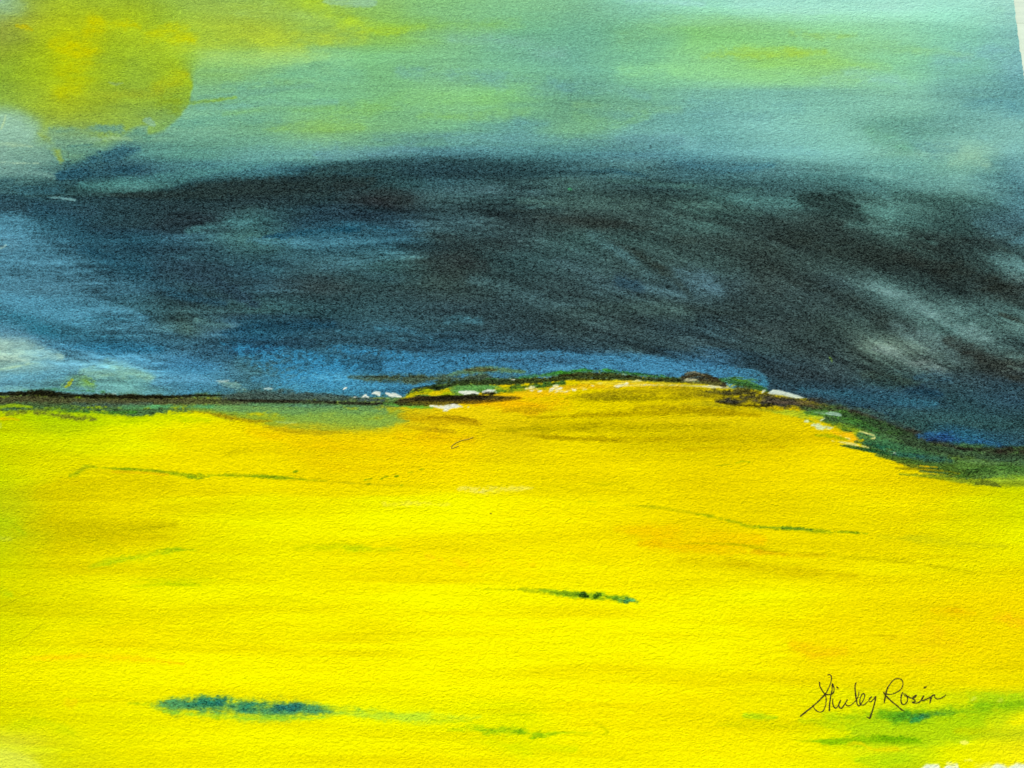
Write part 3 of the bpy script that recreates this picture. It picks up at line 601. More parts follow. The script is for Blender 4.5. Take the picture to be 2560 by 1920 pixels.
S([(620,1075,12.8),(800,1100,41.6),(1000,1110,41.6),(1180,1110,19.2)], 'f0c800', .4, 1.)
S([(1000,1095,12.8),(1080,1090,12.8),(1180,1100,8)], 'd7aa05', .4, 1.)
S([(700,1130,12.8),(820,1160,22.4),(960,1170,12.8)], 'e6c800', .4, 1.)
# ---- field marks
S([(-20,1050,5),(20,1046,4),(50,1050,2)], 'e1c305', .6, .9)
S([(-20,1060,3),(0,1066,6)], 'b9cd69', .6, .8)
S([(60,1100,20),(180,1110,28),(300,1095,16)], 'd2d700', .45, 1.)
S([(100,1230,20),(240,1200,28),(420,1210,20)], 'd2c300', .35, 1.)
S([(176,1188,3),(196,1180,6),(215,1168,5),(240,1166,3)], '87a50f', .7, 1., wob=.5, part=6)
S([(130,1178,1.5),(180,1176,3),(220,1168,2)], 'b4b40a', .6, .8)
S([(218,1167,1.5),(272,1170,2.2),(330,1174,3),(389,1177,3.5),(430,1182,4),(467,1189,5),(544,1188,5.5),(640,1190,4.5),(700,1194,4),(760,1199,3),(817,1202,2.4)], '82a00a', .7, 1., wob=.5, dry=.2, part=6)
S([(470,1192,3),(500,1196,4),(530,1190,3)], '5f8c14', .6, .7, dry=.25)
S([(280,1180,2),(320,1180,4),(420,1186,3)], 'e6b90a', .5, .8)
S([(800,1204,1.2),(870,1208,2),(960,1212,3),(1010,1214,1.5)], 'aaa50a', .6, .8, dry=.3)
for x, y, r in ((915,1199,3),(925,1197,3),(955,1196,4),(964,1192,3.5),(990,1191,4),(1026,1181,3.5),(1054,1173,3),(738,1179,3),(920,1210,2),(1004,1213,2.4)):
    S([(x-5,y+1,r*.5),(x,y,r),(x+6,y-1,r*.5)], '6e910a', .85, .6, wob=.8, streak=0)
S([(550,1136,3),(590,1130,7),(630,1128,3)], 'd2c300', .6, .9)
S([(1150,1222,4),(1200,1228,8),(1270,1222,8),(1330,1220,4)], 'f5eb64', .5, 1., dry=.45, wob=.6)
S([(960,1262,6),(1030,1258,10),(1120,1262,6)], 'faf050', .35, 1., dry=.42)
S([(1470,1208,3),(1500,1210,6),(1560,1206,3)], 'd2c800', .5, .9)
S([(1570,1222,1),(1584,1221,1.6)], '8c8205', .7, .6)
S([(1470,1254,2),(1490,1254,3)], 'a5b90a', .6, .6)
S([(1226,1283,1.6),(1228,1284,1.8)], '463c1e', .9, .4, streak=0)
S([(1840,1158,1.4),(1858,1153,2.2),(1876,1156,1.2)], '6e9b0a', .8, .6, dry=.2)
S([(1790,1164,1),(1830,1160,1.6)], '91a50a', .6, .7, dry=.3)
S([(1690,1090,6),(1800,1098,10),(1900,1092,6)], 'c8b400', .4, 1.)
S([(40,1320,16),(180,1318,26),(330,1322,16),(440,1312,8)], 'c8be00', .6, 1.)
S([(80,1345,10),(200,1350,14),(300,1370,8)], 'cdc800', .45, 1.)
S([(-20,1300,14),(30,1310,18),(60,1330,10)], 'afcd0a', .5, 1.)
S([(-20,1346,6),(14,1346,8),(30,1348,4)], 'c8d750', .6, .9)
S([(-20,1470,8),(10,1478,12),(30,1486,6)], 'bed70a', .5, 1.)
S([(225,1418,4),(260,1408,8),(330,1394,10),(390,1382,8),(440,1374,6),(490,1376,3)], 'b4cd0a', .6, 1., wob=.5, dry=.2, part=7)
S([(390,1376,2),(430,1372,4),(475,1376,2)], '8cb40a', .45, 1., dry=.25)
S([(330,1467,4),(420,1460,8),(500,1462,6)], 'c8d700', .7, .9)
S([(330,1450,3),(480,1452,8),(540,1450,4)], 'd2dc00', .5, .9)
S([(740,1368,8),(840,1366,12),(960,1380,8)], 'd7dc00', .6, 1.)
S([(1000,1372,6),(860,1370,8)], 'c3d705', .5, 1.)
S([(1064,1388,4),(1072,1392,11),(1084,1396,5)], 'ffdc0a', .8, .8)
for x, y, r in ((975,1405,6),(1102,1400,7),(1142,1400,9),(1160,1412,8),(1208,1402,13),(1240,1406,9),(1282,1404,7),(1330,1410,8)):
    S([(x-r,y,r*.5),(x,y,r),(x+r,y+1,r*.4)], 'fdde05', .6, 1., wob=.6, streak=0)
S([(1540,1322,8),(1640,1330,20),(1760,1345,24),(1900,1350,16)], 'f5cd00', .55, 1.)
S([(1600,1360,8),(1720,1368,16),(1860,1375,10)], 'ebc000', .5, 1.)
S([(1880,1380,6),(1960,1385,8),(2060,1390,5)], 'e1af05', .5, 1.)
S([(1700,1358,1.5),(1790,1359,3),(1855,1363,4),(1940,1376,5),(2011,1384,5),(2120,1392,5),(2200,1398,6),(2280,1407,7),(2370,1420,6),(2440,1432,4)], 'c3b900', .55, 1., dry=.25)
S([(2200,1340,8),(2320,1350,10),(2420,1360,8),(2520,1366,5)], 'c8c80a', .6, 1.)
S([(1700,1400,8),(1850,1412,14),(2000,1430,12),(2140,1440,6)], 'd2be00', .5, 1.)
S([(1740,1286,2),(1758,1286,4),(1800,1296,4),(1840,1306,4.5),(1870,1314,4),(1953,1320,5),(2010,1323,5),(2060,1329,4.5),(2108,1330,3),(2170,1334,2)], '82a00a', .7, 1., wob=.5, dry=.2, part=8)
S([(1900,1318,2),(1980,1320,3.5),(2030,1324,3)], '50821e', .6, .7, dry=.22)
S([(1560,1262,2),(1640,1268,4),(1740,1284,3)], 'b9b905', .5, .9)
# blue-green stroke on the field, left
S([(320,1758,4),(380,1762,10),(430,1770,12)], 'b4cd0a', .7, 1., wob=.5, dry=.2, part=9)
S([(380,1765,8),(440,1764,18),(560,1768,22),(700,1776,23),(800,1782,16),(850,1786,6)], '82b43c', .8, 1., wob=.4, part=9)
S([(392,1762,8),(430,1762,14),(500,1765,17),(540,1766,18),(620,1772,17),(720,1774,17),(790,1778,14),(830,1782,6)], '50965a', .75, 1., wob=.5, dry=.2, part=9)
for x, y, r in ((480,1764,12),(512,1762,13),(545,1756,13),(540,1768,14),(575,1765,8),(610,1768,9),(632,1768,10),(660,1765,9),(664,1754,7)):
    S([(x-r,y,r*.6),(x,y,r),(x+r,y+1,r*.5)], '23735a', .6, 1., wob=.7)
for x, y, r in ((690,1770,11),(703,1768,9),(722,1771,8),(740,1774,9),(550,1760,6)):
    S([(x-r,y,r*.6),(x,y,r),(x+r,y+2,r*.5)], '1e6464', .5, 1., wob=.6)
S([(410,1778,3),(560,1792,6),(740,1796,6),(820,1794,3)], 'a0d728', .6, 1.)
S([(540,1795,2),(545,1796,5),(548,1790,2)], '64a50f', .5, 1.)
S([(810,1770,8),(880,1778,12),(960,1786,12)], '9bc828', .6, 1.)
S([(840,1782,6),(900,1788,11),(1000,1792,12),(1090,1796,13),(1160,1796,11),(1200,1792,4)], 'c3e628', .75, 1.)
S([(1080,1800,3),(1130,1806,4),(1180,1802,3)], '96c80f', .6, .9)
for x, y, r in ((858,1782,8),(900,1778,5),(978,1783,5)):
    S([(x-r,y,r*.6),(x,y,r),(x+r,y+2,r*.5)], '82c337', .6, 1., wob=.6)
S([(1120,1826,5),(1180,1822,10),(1230,1828,12),(1290,1828,13),(1350,1836,10),(1410,1832,6),(1480,1832,3)], 'a5cd0a', .85, .9, wob=.5, dry=.12, part=10)
for x, y, r in ((1222,1824,8),(1284,1826,9),(1306,1832,9),(1350,1832,7),(1330,1844,6)):
    S([(x-r,y,r*.6),(x,y,r),(x+r,y+1,r*.5)], '78af0a', .6, 1., wob=.7)
S([(1230,1790,3),(1290,1787,3),(1340,1788,2)], 'c8dc05', .6, .9)
S([(1420,1832,3),(1460,1836,6),(1520,1832,4),(1480,1800,4)], 'c8cd00', .6, .9)
S([(1180,1850,10),(1300,1870,20),(1440,1870,12)], 'dceb00', .5, 1.)
# small dark mark in the middle of the field
S([(1190,1472,2),(1260,1474,5),(1330,1476,6),(1380,1482,5)], 'b4c30a', .75, .9, wob=.5, dry=.2, part=11)
S([(1350,1474,3),(1400,1482,8),(1450,1488,10),(1510,1490,8),(1560,1498,9),(1596,1504,5)], '91b914', .85, .8, wob=.5, part=11)
S([(1370,1478,2),(1410,1484,4),(1440,1486,5)], '6e960f', .8, .8, wob=.6, dry=.16)
for x, y, r, c in ((1446,1486,4,'466e0f'),(1459,1490,8,'234b0f'),(1460,1483,5,'2d5014'),(1490,1489,6,'28550f'),(1500,1488,4,'325f14'),(1520,1492,5,'64960f'),(1538,1494,6,'558c19'),(1552,1500,5,'6eaa37'),(1568,1502,7,'2d7346'),(1580,1500,6,'5fb464'),(1590,1504,4,'6ea546')):
    S([(x-r,y,r*.5),(x,y,r),(x+r,y+1,r*.5)], c, .85, .8, wob=.7, streak=0)
# right bottom greens
S([(1860,1790,5),(1905,1790,9),(1940,1792,5)], 'b4d70f', .8, 1.)
S([(1912,1802,2),(1918,1802,3)], '8ca50a', .7, .8)
S([(1800,1810,8),(1960,1812,16),(2100,1806,12)], 'd7d700', .5, 1.)
S([(2060,1790,10),(2160,1796,22),(2300,1800,30),(2420,1792,28),(2580,1765,24)], 'afd20a', .8, 1.)
S([(2140,1830,16),(2260,1840,34),(2360,1840,26),(2440,1830,12)], 'b4d714', .7, 1.)
S([(2000,1800,8),(2150,1812,26),(2320,1822,40),(2450,1800,30)], 'b4d70a', .7, 1.)
S([(2060,1858,8),(2180,1862,16),(2300,1858,12)], 'aad20a', .6, 1.)
S([(2120,1790,10),(2300,1792,26),(2560,1762,26)], '96c80f', .6, 1.)
S([(2190,1784,6),(2240,1788,13),(2330,1784,15),(2420,1778,14),(2500,1766,13),(2590,1756,14)], '87be0f', .85, .9, wob=.4, part=12)
for x, y, r, c in ((2200,1790,9,'64aa14'),(2236,1788,11,'5aa019'),(2262,1784,9,'50961e'),(2290,1790,10,'468c28'),(2310,1792,7,'287355'),(2330,1786,9,'468c2d'),(2350,1785,8,'28733c'),(2372,1784,8,'3c8732'),(2400,1784,8,'5aa01e'),(2290,1800,7,'329146'),(2170,1784,8,'82b90f')):
    S([(x-r*1.6,y+2,r*.5),(x,y,r),(x+r*1.6,y-2,r*.5)], c, .7, 1., wob=.6)
S([(1990,1852,4),(2090,1852,8),(2180,1848,11),(2260,1850,10),(2300,1852,4)], '91c305', .85, .9, wob=.4, part=13)
S([(2180,1846,5),(2250,1846,8),(2290,1848,4)], '73af05', .6, 1.)
S([(2420,1735,10),(2500,1742,12),(2560,1742,10)], 'afd70f', .7, 1.)
S([(2430,1750,3),(2436,1746,5)], 'd2e650', .7, .8); S([(2495,1752,3),(2503,1750,5)], 'd2e650', .6, .8)
S([(2390,1826,8),(2440,1828,10),(2480,1820,5)], 'c3d205', .7, 1.)
S([(2080,1880,10),(2180,1876,14),(2300,1876,8)], 'e6eb0a', .6, 1.)
S([(2120,1862,6),(2150,1858,4),(2180,1872,4),(2240,1872,8)], 'ebdc05', .6, .9)
S([(2140,1900,8),(2200,1905,20),(2260,1895,16)], 'b4dc0a', .75, 1.)
S([(2480,1810,20),(2560,1800,30)], 'f0ee05', .7, 1.)
S([(2310,1575,8),(2324,1577,24),(2350,1585,14)], 'f5cd0a', .6, 1.)
S([(2220,1600,12),(2310,1604,20),(2400,1608,14)], 'f0d205', .4, 1.)
S([(2490,1545,10),(2524,1550,18),(2580,1560,14)], 'f8c80a', .7, 1.)
S([(1980,1610,10),(2040,1632,20),(2110,1625,14)], 'f5cd05', .6, 1.)
S([(2230,1640,16),(2290,1650,26),(2340,1640,14)], 'f5d20a', .35, 1.)
S([(2330,1526,6),(2400,1528,12),(2440,1532,6)], 'ebbe00', .5, 1.)
S([(2150,1590,2),(2190,1588,3),(2240,1590,2)], 'c8b400', .5, .9)
S([(60,1646,4),(150,1642,8),(260,1640,9),(390,1652,8),(460,1660,4)], 'ffd705', .55, 1.)
S([(165,1750,8),(175,1758,13),(190,1755,6)], 'f5dc05', .6, 1.)
S([(50,1612,1),(56,1600,1.2),(80,1580,1.2),(110,1560,1.2),(140,1556,1)], 'a5a00a', .7, .6, streak=.3)
S([(0,1520,1),(50,1495,1.2),(78,1486,1)], 'a09b0f', .6, .6)
S([(20,1820,14),(90,1810,18),(180,1830,10)], 'd2e105', .5, 1.)
S([(160,1890,8),(260,1870,14),(360,1850,8)], 'e6e600', .5, 1.)
PG([(-80,1868),(0,1868),(40,1882),(80,1896),(104,1920),(112,1960),(-80,1960)], 'e1eb46', .75, 10, 7)
# bare paper at the lower edge
LOW = [(-200,1990),(1800,1975),(2100,1950),(2250,1938),(2290,1926),(2315,1912),(2345,1910),(2352,1924),(2366,1912),(2392,1909),(2398,1926),(2440,1924),(2450,1918),(2480,1912),(2492,1907),(2510,1912),(2520,1916),(2540,1908),(2562,1910),(2600,1915),(2700,1912),(2900,1915)]
lm = sst(-4, 4, gy-curve(LOW, gx)+WOBA*8)[..., None]; img = img*(1-lm)+hx('ebf5d2')*lm; PART[lm[..., 0] > .5] = 0
S([(2402,1855,3),(2411,1856,5),(2418,1857,3)], 'ffff64', .9, .7, streak=0)
S([(2412,1901,4),(2422,1900,5),(2430,1902,3)], 'fcfc5a', .85, .8, streak=0)
S([(2370,1908,6),(2384,1912,9)], 'f0f58c', .8, .7, streak=0)
S([(2440,1912,8),(2470,1912,8)], 'f5f850', .6, .9)
img = np.clip(img, 0, 255)
def gather(A, fx, fy):
    fx = np.clip(fx, 0, CWD-1.001); fy = np.clip(fy, 0, CHT-1.001); i = fx.astype(int); j = fy.astype(int)
    u = (fx-i)[..., None]; v = (fy-j)[..., None]
    return (A[j, i]*(1-u)+A[j, i+1]*u)*(1-v)+(A[j+1, i]*(1-u)+A[j+1, i+1]*u)*v

# ======================= from the sheet lattice to metres on the table =======================
CT, STN = math.cos(TILT), math.sin(TILT)
def plane_of(px, py):
    x = (np.asarray(px, float)-1280)/F_PX; y = -(np.asarray(py, float)-960)/F_PX
    # ray (x, y, -1) turned by the tilt about X
    dy = y*CT+STN; dz = y*STN-CT; t = -(DIST*CT)/dz
    return x*t, -DIST*STN+dy*t
def lattice_of(wx, wy):
    ry = wy+DIST*STN; rz = -DIST*CT
    cx = wx; cy = ry*CT+rz*STN; cz = -ry*STN+rz*CT
    return 1280+F_PX*cx/(-cz), 960-F_PX*cy/(-cz)
ax, ay = plane_of(2533, 0); bx_, by_ = plane_of(2559.5, 203)
E = np.array([ax-bx_, ay-by_]); E /= np.hypot(*E)          # sheet's own up direction
Rt = np.array([E[1], -E[0]])                                # sheet's own right direction
ORG = np.array([ax, ay])
lx_, ly_ = plane_of(-18, 40); SW = abs(np.dot(np.array([lx_, ly_])-ORG, Rt))
tx_, ty_ = plane_of(1280, -70); VT = np.dot(np.array([tx_, ty_])-ORG, E)
b0_, b1_ = plane_of(1280, 1985); VB = np.dot(np.array([b0_, b1_])-ORG, E)
print('sheet size m', SW, VT-VB, 'turn deg', math.degrees(math.atan2(Rt[1], Rt[0])))
def zsheet(x, y):
    return .00022*np.sin(x*31+y*17+1)+.00016*np.sin(x*13-y*41+2)
STEP = .00021
nu, nv = int(SW/STEP), int((VT-VB)/STEP)
uu = np.linspace(-SW, 0, nu+1); vv = np.linspace(VB, VT, nv+1)
U, V = np.meshgrid(uu, vv)
# torn, slightly ragged edges
def rag(t, k): return (fbm(t*420+k*9, t*0+k*3.3, k, 5, .75)-.5)*.0011
er = sst(-.0045, 0, U); el = 1-sst(-SW, -SW+.0045, U)
U = U+er*rag(V, 1)+el*rag(V, 2)
et = sst(VT-.0045, VT, V); eb = 1-sst(VB, VB+.0045, V)
V = V+et*rag(U, 3)+eb*rag(U, 4)
WX = ORG[0]+U*Rt[0]+V*E[0]; WY = ORG[1]+U*Rt[1]+V*E[1]; WZ = zsheet(WX, WY)
LXc, LYc = lattice_of(WX, WY)
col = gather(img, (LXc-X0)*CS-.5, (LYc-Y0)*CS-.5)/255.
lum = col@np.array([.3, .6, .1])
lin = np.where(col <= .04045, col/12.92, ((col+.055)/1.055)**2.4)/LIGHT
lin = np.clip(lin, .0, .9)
gran = np.clip(.035+1.25*(1-lum)**2.3, 0, 1)
RGBA = np.concatenate([lin, gran[..., None]], -1).astype(np.float32).reshape(-1, 4)
VERT = np.stack([WX, WY, WZ], -1).astype(np.float32).reshape(-1, 3)
cxm = (LXc[:-1, :-1]+LXc[1:, 1:])/2; cym = (LYc[:-1, :-1]+LYc[1:, 1:])/2
pi_ = np.clip(((cym-Y0)*CS).astype(int), 0, CHT-1); pj_ = np.clip(((cxm-X0)*CS).astype(int), 0, CWD-1)
FL = PART[pi_, pj_].reshape(-1)
idx = np.arange((nu+1)*(nv+1)).reshape(nv+1, nu+1)
QUAD = np.stack([idx[:-1, :-1], idx[:-1, 1:], idx[1:, 1:], idx[1:, :-1]], -1).reshape(-1, 4)

# ======================= materials =======================
def N(t, kind, **kw):
    n = t.nodes.new(kind)
    for k, v in kw.items(): setattr(n, k, v)
    return n
def math_(t, op, a, b=None, clamp=False):
    n = N(t, 'ShaderNodeMath', operation=op, use_clamp=clamp)
    for i, v in enumerate((a, b)):
        if v is None: continue
        if isinstance(v, (int, float)): n.inputs[i].default_value = v
        else: t.links.new(v, n.inputs[i])
    return n.outputs[0]
def paper_relief(t, scale=1.):
    """height of the cold-pressed tooth: level, fibrous bumps about a millimetre across"""
    tc = N(t, 'ShaderNodeTexCoord')
    mp = N(t, 'ShaderNodeMapping'); mp.inputs['Scale'].default_value = (900*scale, 1750*scale, 300); mp.inputs['Rotation'].default_value = (0, 0, .06)
    t.links.new(tc.outputs['Object'], mp.inputs[0])
    a = N(t, 'ShaderNodeTexNoise'); a.inputs['Scale'].default_value = 1.; a.inputs['Detail'].default_value = 3; a.inputs['Roughness'].default_value = .62; a.inputs['Distortion'].default_value = 1.1
    t.links.new(mp.outputs[0], a.inputs['Vector'])
    m2 = N(t, 'ShaderNodeMapping'); m2.inputs['Scale'].default_value = (2100*scale, 4300*scale, 300); m2.inputs['Rotation'].default_value = (0, 0, -.12)
    t.links.new(tc.outputs['Object'], m2.inputs[0])
    b = N(t, 'ShaderNodeTexNoise'); b.inputs['Scale'].default_value = 1.; b.inputs['Detail'].default_value = 2; b.inputs['Distortion'].default_value = .8
    t.links.new(m2.outputs[0], b.inputs['Vector'])
    m3 = N(t, 'ShaderNodeMapping'); m3.inputs['Scale'].default_value = (560*scale, 980*scale, 300); m3.inputs['Rotation'].default_value = (0, 0, .15)
    t.links.new(tc.outputs['Object'], m3.inputs[0])
    c = N(t, 'ShaderNodeTexNoise'); c.inputs['Scale'].default_value = 1.; c.inputs['Detail'].default_value = 2; c.inputs['Distortion'].default_value = 1.6
    t.links.new(m3.outputs[0], c.inputs['Vector'])
    return a.outputs[0], b.outputs[0], c.outputs[0]
def mat_watercolour():
    m = bpy.data.materials.new('watercolour'); m.use_nodes = True; t = m.node_tree; p = t.nodes['Principled BSDF']
    at = N(t, 'ShaderNodeAttribute', attribute_name='pigment')
    h1, h2, h3 = paper_relief(t)
    c1 = math_(t, 'SUBTRACT', h1, .5); c2 = math_(t, 'SUBTRACT', h2, .5)
    s = math_(t, 'ADD', math_(t, 'MULTIPLY', c1, 7.5), math_(t, 'MULTIPLY', c2, 8.0))
    g = math_(t, 'MULTIPLY', s, math_(t, 'MULTIPLY', at.outputs['Alpha'], 1.0))
    f = math_(t, 'MAXIMUM', math_(t, 'ADD', g, 1.0), .2)
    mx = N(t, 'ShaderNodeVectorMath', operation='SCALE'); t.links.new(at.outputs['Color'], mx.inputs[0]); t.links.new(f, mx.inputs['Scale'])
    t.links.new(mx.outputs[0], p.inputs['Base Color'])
    hh = math_(t, 'ADD', math_(t, 'ADD', math_(t, 'MULTIPLY', h1, .00022), math_(t, 'MULTIPLY', h3, .00031)), math_(t, 'MULTIPLY', h2, .00006))
    bp = N(t, 'ShaderNodeBump'); bp.inputs['Strength'].default_value = 1.0; bp.inputs['Distance'].default_value = 1.0
    t.links.new(hh, bp.inputs['Height']); t.links.new(bp.outputs[0], p.inputs['Normal'])
    p.inputs['Roughness'].default_value = .95; p.inputs['Specular IOR Level'].default_value = .0
    return m
def mat_simple(name, c, rough=.7, nscale=40, namp=.12, bump=0., spec=.2, stretch=(1, 1, 1)):
    m = bpy.data.materials.new(name); m.use_nodes = True; t = m.node_tree; p = t.nodes['Principled BSDF']
    tc = N(t, 'ShaderNodeTexCoord'); mp = N(t, 'ShaderNodeMapping'); mp.inputs['Scale'].default_value = stretch
    t.links.new(tc.outputs['Object'], mp.inputs[0])
    n = N(t, 'ShaderNodeTexNoise'); n.inputs['Scale'].default_value = nscale; n.inputs['Detail'].default_value = 5
    t.links.new(mp.outputs[0], n.inputs['Vector'])
    r = N(t, 'ShaderNodeValToRGB'); r.color_ramp.elements[0].position = .3; r.color_ramp.elements[1].position = .7
    r.color_ramp.elements[0].color = (*[v*(1-namp) for v in c], 1); r.color_ramp.elements[1].color = (*[min(1, v*(1+namp)) for v in c], 1)
    t.links.new(n.outputs[0], r.inputs[0]); t.links.new(r.outputs[0], p.inputs['Base Color'])
    p.inputs['Roughness'].default_value = rough; p.inputs['Specular IOR Level'].default_value = spec
    if bump:
        b = N(t, 'ShaderNodeBump'); b.inputs['Distance'].default_value = bump; t.links.new(n.outputs[0], b.inputs['Height']); t.links.new(b.outputs[0], p.inputs['Normal'])
    return m
M_PAINT = mat_watercolour()
M_PAPER = mat_simple('bare_paper', (.72, .76, .66), .9, 900, .06, .0001, 0)
M_INK = mat_simple('brown_ink', (.045, .035, .004), .6, 700, .35, 0, .1)
M_HAIR = mat_simple('brown_hair', (.42, .30, .02), .5, 300, .2)
M_TABLE = mat_simple('pale_table_boards', (.63, .71, .50), .6, 14, .05, .0004, .3, (1, 14, 1))
M_GROUND = mat_simple('stone_terrace', (.30, .29, .26), .85, 6, .25, .004)
M_LEG = mat_simple('table_leg_paint', (.60, .63, .52), .6, 20, .06)

# ======================= the painting =======================
def mesh_obj(name, verts, faces, mat, parent=None, smooth=True, pig=None):
    me = bpy.data.meshes.new(name); n = len(faces); k = faces.shape[1]
    me.vertices.add(len(verts)); me.vertices.foreach_set('co', np.ascontiguousarray(verts, np.float32).ravel())
    me.loops.add(n*k); me.loops.foreach_set('vertex_index', np.ascontiguousarray(faces, np.int32).ravel())
    me.polygons.add(n); me.polygons.foreach_set('loop_start', np.arange(0, n*k, k, dtype=np.int32))
    me.polygons.foreach_set('use_smooth', np.full(n, smooth))
    me.update(calc_edges=True)
    if pig is not None:
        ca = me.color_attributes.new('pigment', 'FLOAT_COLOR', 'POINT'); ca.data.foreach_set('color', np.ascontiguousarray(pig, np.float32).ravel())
    me.materials.append(mat)
    o = bpy.data.objects.new(name, me); COL.objects.link(o); o.parent = parent
    return o
root = bpy.data.objects.new('painting', None); COL.objects.link(root)
root['label'] = 'unframed watercolour of a yellow field under a dark storm cloud, lying on a pale table'
root['category'] = 'painting'
PARTS = {0: ('bare_paper', None), 1: ('painted_sky', 'mottled green and pale teal painted sky'), 2: ('painted_sun', 'large olive yellow painted sun in the upper left corner'),
         3: ('painted_storm_cloud', 'dark slate and blue painted cloud bank'), 4: ('painted_horizon_line', 'thin dark brown painted ridge line'),
         5: ('painted_field', 'bright yellow painted field'), 6: ('brush_stroke', 'long thin green stroke in the left of the yellow field'),
         7: ('brush_stroke', 'faint short green stroke near the left edge of the field'), 8: ('brush_stroke', 'thin curved green stroke in the right of the field'),
         9: ('brush_stroke', 'thick blue-green stroke at the lower left of the field'), 10: ('brush_stroke', 'pale green blurred stroke at the bottom centre'),
         11: ('brush_stroke', 'small dark green stroke in the middle of the field'), 12: ('brush_stroke', 'green and teal stroke just below the signature'),
         13: ('brush_stroke', 'lowest green stroke in the lower right')}
for k, (nm, lb) in PARTS.items():
    q = QUAD[FL == k]
    if not len(q): continue
    used, inv = np.unique(q.ravel(), return_inverse=True)
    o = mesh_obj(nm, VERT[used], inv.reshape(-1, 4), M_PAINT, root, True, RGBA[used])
    if lb: o['label'] = lb
# body of the sheet: cut edges and back
ring = np.concatenate([idx[0, :], idx[1:, -1], idx[-1, -2::-1], idx[-2:0:-1, 0]])
top = VERT[ring]; n = len(ring); bot = top.copy(); bot[:, 2] = -.00095
cen = np.array([[WX.mean(), WY.mean(), -.00095]], np.float32)
V3 = np.concatenate([top, bot, cen]); i = np.arange(n); j = (i+1) % n
side = np.stack([i, i+n, j+n, j], -1)[:, ::-1]; tri = np.stack([i+n, j+n, np.full(n, 2*n), np.full(n, 2*n)], -1)
me = bpy.data.meshes.new('paper_body'); me.from_pydata(V3.tolist(), [], [list(map(int, f)) for f in side]+[[int(f[1]), int(f[0]), int(f[2])] for f in tri]); me.materials.append(M_PAPER); me.update()
o = bpy.data.objects.new('paper_body', me); COL.objects.link(o); o.parent = root

# ---- signature: pen line laid on the paper
def zx(X, Y): return 1960+X/5.027, 1660+Y/5.027
SIG = [[(195,655,9),(260,603,11),(355,528,8),(430,460,8),(505,387,10),(545,381,7),(590,378,9)],
 [(540,138,4),(566,130,6),(590,152,8),(586,215,6),(560,290,6),(520,365,8),(500,395,7)],
 [(440,218,8),(446,275,8),(475,330,8),(512,385,8),(524,440,7),(515,520,6),(488,580,7),(448,600,6),(405,585,7),(372,550,6),(358,505,3)],
 [(603,238,10),(598,320,7),(578,420,8),(566,510,9),(564,588,11)],
 [(603,238,6),(618,275,7),(624,315,6),(615,355,8),(585,380,9)],
 [(606,430,6),(608,500,8),(632,548,9),(665,535,6),(692,480,9),(708,445,6)],
 [(700,455,6),(683,500,6),(690,540,8),(718,550,9),(755,500,7),(795,440,7)],
 [(790,450,6),(768,485,6),(785,518,7),(835,512,6),(895,455,6),(930,395,6),(936,335,3)],
 [(905,225,5),(888,265,8),(889,340,9),(901,430,10),(914,500,8),(935,522,7),(960,500,6),(1000,430,6),(1008,385,7),(988,368,8),(962,400,6),(946,455,7),(958,505,9),(1000,508,6),(1050,465,6)],
 [(1100,405,8),(1070,432,7),(1060,462,6),(1085,470,6),(1125,430,6),(1148,400,8)],
 [(1150,400,8),(1138,460,9),(1112,560,8),(1072,680,12)], [(1072,682,9),(1048,668,7),(1030,655,4)],
 [(650,282,6),(662,291,11),(682,299,5)],
 [(1300,285,9),(1284,330,9),(1268,400,10),(1252,485,9)], [(1238,348,6),(1262,375,10),(1275,388,10)],
 [(1292,300,8),(1330,245,6),(1375,195,6),(1430,180,6),(1475,196,6),(1490,245,6),(1468,308,6),(1405,355,6),(1335,378,5),(1280,375,7)],
 [(1272,392,10),(1340,460,8),(1420,525,8),(1470,570,8),(1505,582,4)],
 [(1488,348,7),(1470,390,9),(1464,455,8),(1480,500,8),(1515,500,6),(1545,455,7),(1540,400,7),(1512,372,6),(1490,375,5)],
 [(1500,392,5),(1550,405,8),(1595,425,7),(1640,415,6),(1665,385,7)],
 [(1662,385,6),(1625,405,8),(1610,430,7),(1638,448,7),(1640,470,8),(1600,478,9)],
 [(1600,478,7),(1650,488,6),(1700,470,7),(1745,410,8),(1752,392,6)],
 [(1748,395,6),(1726,435,8),(1735,458,7),(1780,440,7),(1845,408,8)],
 [(1850,398,8),(1838,440,10),(1826,490,8)],
 [(1832,430,7),(1862,392,8),(1885,385,8),(1890,415,6),(1920,436,6),(1975,422,6),(2015,398,5),(2028,378,3)],
 [(1748,302,5),(1764,294,10),(1792,275,4)]]
sv, sf_ = [], []
for si, st_ in enumerate(SIG):
    P = crom([(*zx(a, b), w/5.027*1.0) for a, b, w in st_], 1.2); m = len(P)
    T = np.gradient(P[:, :2], axis=0); T /= (np.hypot(T[:, 0], T[:, 1])[:, None]+1e-9); Nn = np.stack([-T[:, 1], T[:, 0]], -1)
    w = np.maximum(P[:, 2], .9)*(1+.22*np.sin(np.arange(m)*.9+si)*np.sin(np.arange(m)*.37+si*2))
    w[0] *= .45; w[-1] *= .45
    base = len(sv)
    for q in range(m):
        for sg in (-1, 0, 1):
            X, Y = plane_of(P[q, 0]+sg*Nn[q, 0]*w[q], P[q, 1]+sg*Nn[q, 1]*w[q])
            sv.append((float(X), float(Y), float(zsheet(X, Y))+.00005+si*.0000025+(.00002 if sg == 0 else 0)))
    for q in range(m-1):
        for e in (0, 1):
            a = base+q*3+e; sf_.append((a, a+3, a+4, a+1))
me = bpy.data.meshes.new('signature'); me.from_pydata(sv, [], sf_); me.materials.append(M_INK); me.update()
o = bpy.data.objects.new('signature', me); COL.objects.link(o); o.parent = root; o['label'] = 'handwritten ink signature'
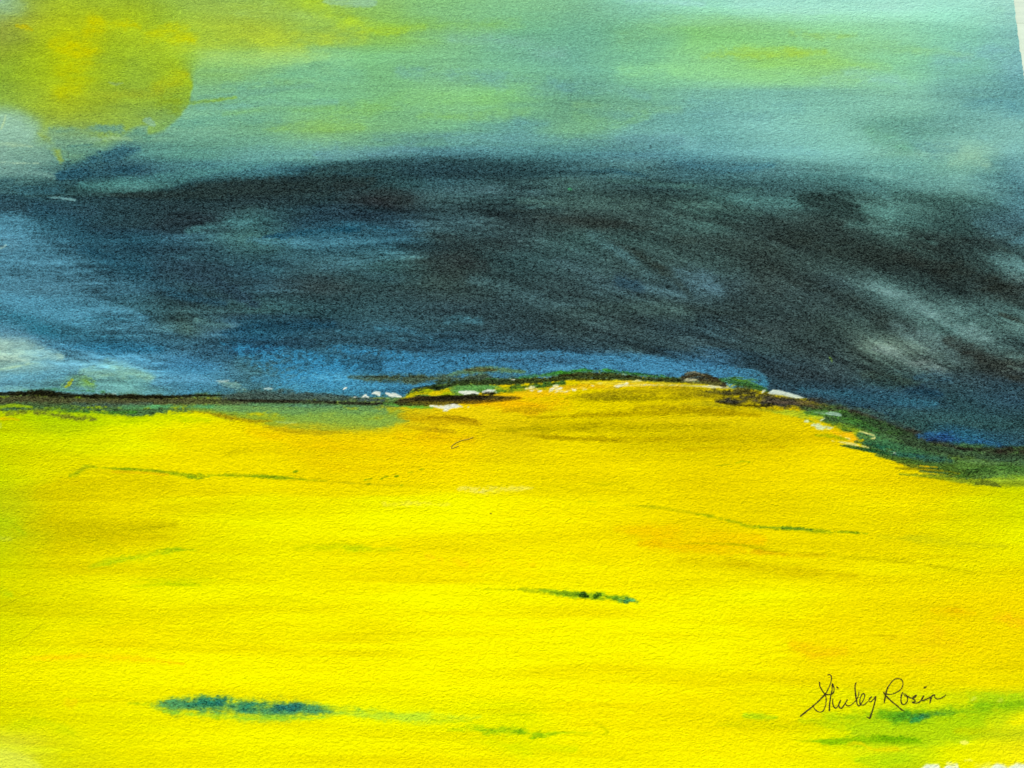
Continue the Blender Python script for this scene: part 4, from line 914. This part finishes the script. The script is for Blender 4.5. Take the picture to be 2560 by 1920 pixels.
# ---- a bristle caught in the yellow paint
def tube(pts, r, k=6):
    P = np.array(pts); vs, fs = [], []
    for q in range(len(P)):
        t = P[min(q+1, len(P)-1)]-P[max(q-1, 0)]; t /= np.linalg.norm(t); a = np.cross(t, (0, 0, 1)); a /= np.linalg.norm(a); b = np.cross(a, t)
        rr = r*(1 if 0 < q < len(P)-1 else .3)
        for s in range(k): vs.append(tuple(P[q]+rr*(math.cos(s*2*math.pi/k)*a+math.sin(s*2*math.pi/k)*b)))
    for q in range(len(P)-1):
        for s in range(k): fs.append((q*k+s, q*k+(s+1) % k, (q+1)*k+(s+1) % k, (q+1)*k+s))
    fs += [tuple(range(k))[::-1], tuple(range((len(P)-1)*k, len(P)*k))]
    return vs, fs
hp = crom([(850+x/2.572, 640+y/2.572) for x, y in ((765,1219),(742,1230),(716,1237),(722,1220),(745,1202),(790,1184),(825,1178),(858,1164))], 2)
X, Y = plane_of(hp[:, 0], hp[:, 1])
vs, fs = tube(np.stack([X, Y, zsheet(X, Y)+.00008], -1), .00009)
me = bpy.data.meshes.new('bristle'); me.from_pydata(vs, [], fs); me.materials.append(M_HAIR); me.update()
o = bpy.data.objects.new('bristle', me); COL.objects.link(o); o.parent = root; o['label'] = 'loose brown brush hair caught in the yellow paint'

# ======================= the table it lies on, the ground below =======================
def box(x0, x1, y0, y1, z0, z1, b=.0):
    v = [(x0,y0,z0),(x1,y0,z0),(x1,y1,z0),(x0,y1,z0),(x0+b,y0+b,z1),(x1-b,y0+b,z1),(x1-b,y1-b,z1),(x0+b,y1-b,z1)]
    if b:
        v[4:4] = [(x0,y0,z1-b),(x1,y0,z1-b),(x1,y1,z1-b),(x0,y1,z1-b)]
        f = [(3,2,1,0),(8,9,10,11)]
        for l in (0, 4):
            f += [(l+i, l+(i+1) % 4, l+4+(i+1) % 4, l+4+i) for i in range(4)]
        return v, f
    return v, [(3,2,1,0),(4,5,6,7)]+[(i, (i+1) % 4, 4+(i+1) % 4, 4+i) for i in range(4)]
def add(name, boxes, mat, parent):
    V_, F_ = [], []
    for v, f in boxes:
        F_ += [tuple(i+len(V_) for i in q) for q in f]; V_ += v
    me = bpy.data.meshes.new(name); me.from_pydata(V_, [], F_); me.materials.append(mat); me.update()
    o = bpy.data.objects.new(name, me); COL.objects.link(o); o.parent = parent; return o
table = bpy.data.objects.new('table', None); table.location = (0, 0, -.751); COL.objects.link(table)
table['label'] = 'pale cream boarded table under the painting, seen past its top right edge'; table['category'] = 'table'
bw = .062
add('tabletop', [box(-.75, .75, -.50+i*bw, -.50+(i+1)*bw-.00008, .726, .75) for i in range(16)]+[box(-.70, .70, -.45, .44, .700, .7255)], M_TABLE, table)
for sx in (-.66, .66):
    for sy in (-.40, .40): add('leg', [box(sx-.03, sx+.03, sy-.03, sy+.03, 0, .6995, .003)], M_LEG, table)
g = add('ground', [([(-30,-30,0),(30,-30,0),(30,30,0),(-30,30,0)], [(0,1,2,3)])], M_GROUND, None)
g.location.z = -.7515; g['kind'] = 'structure'
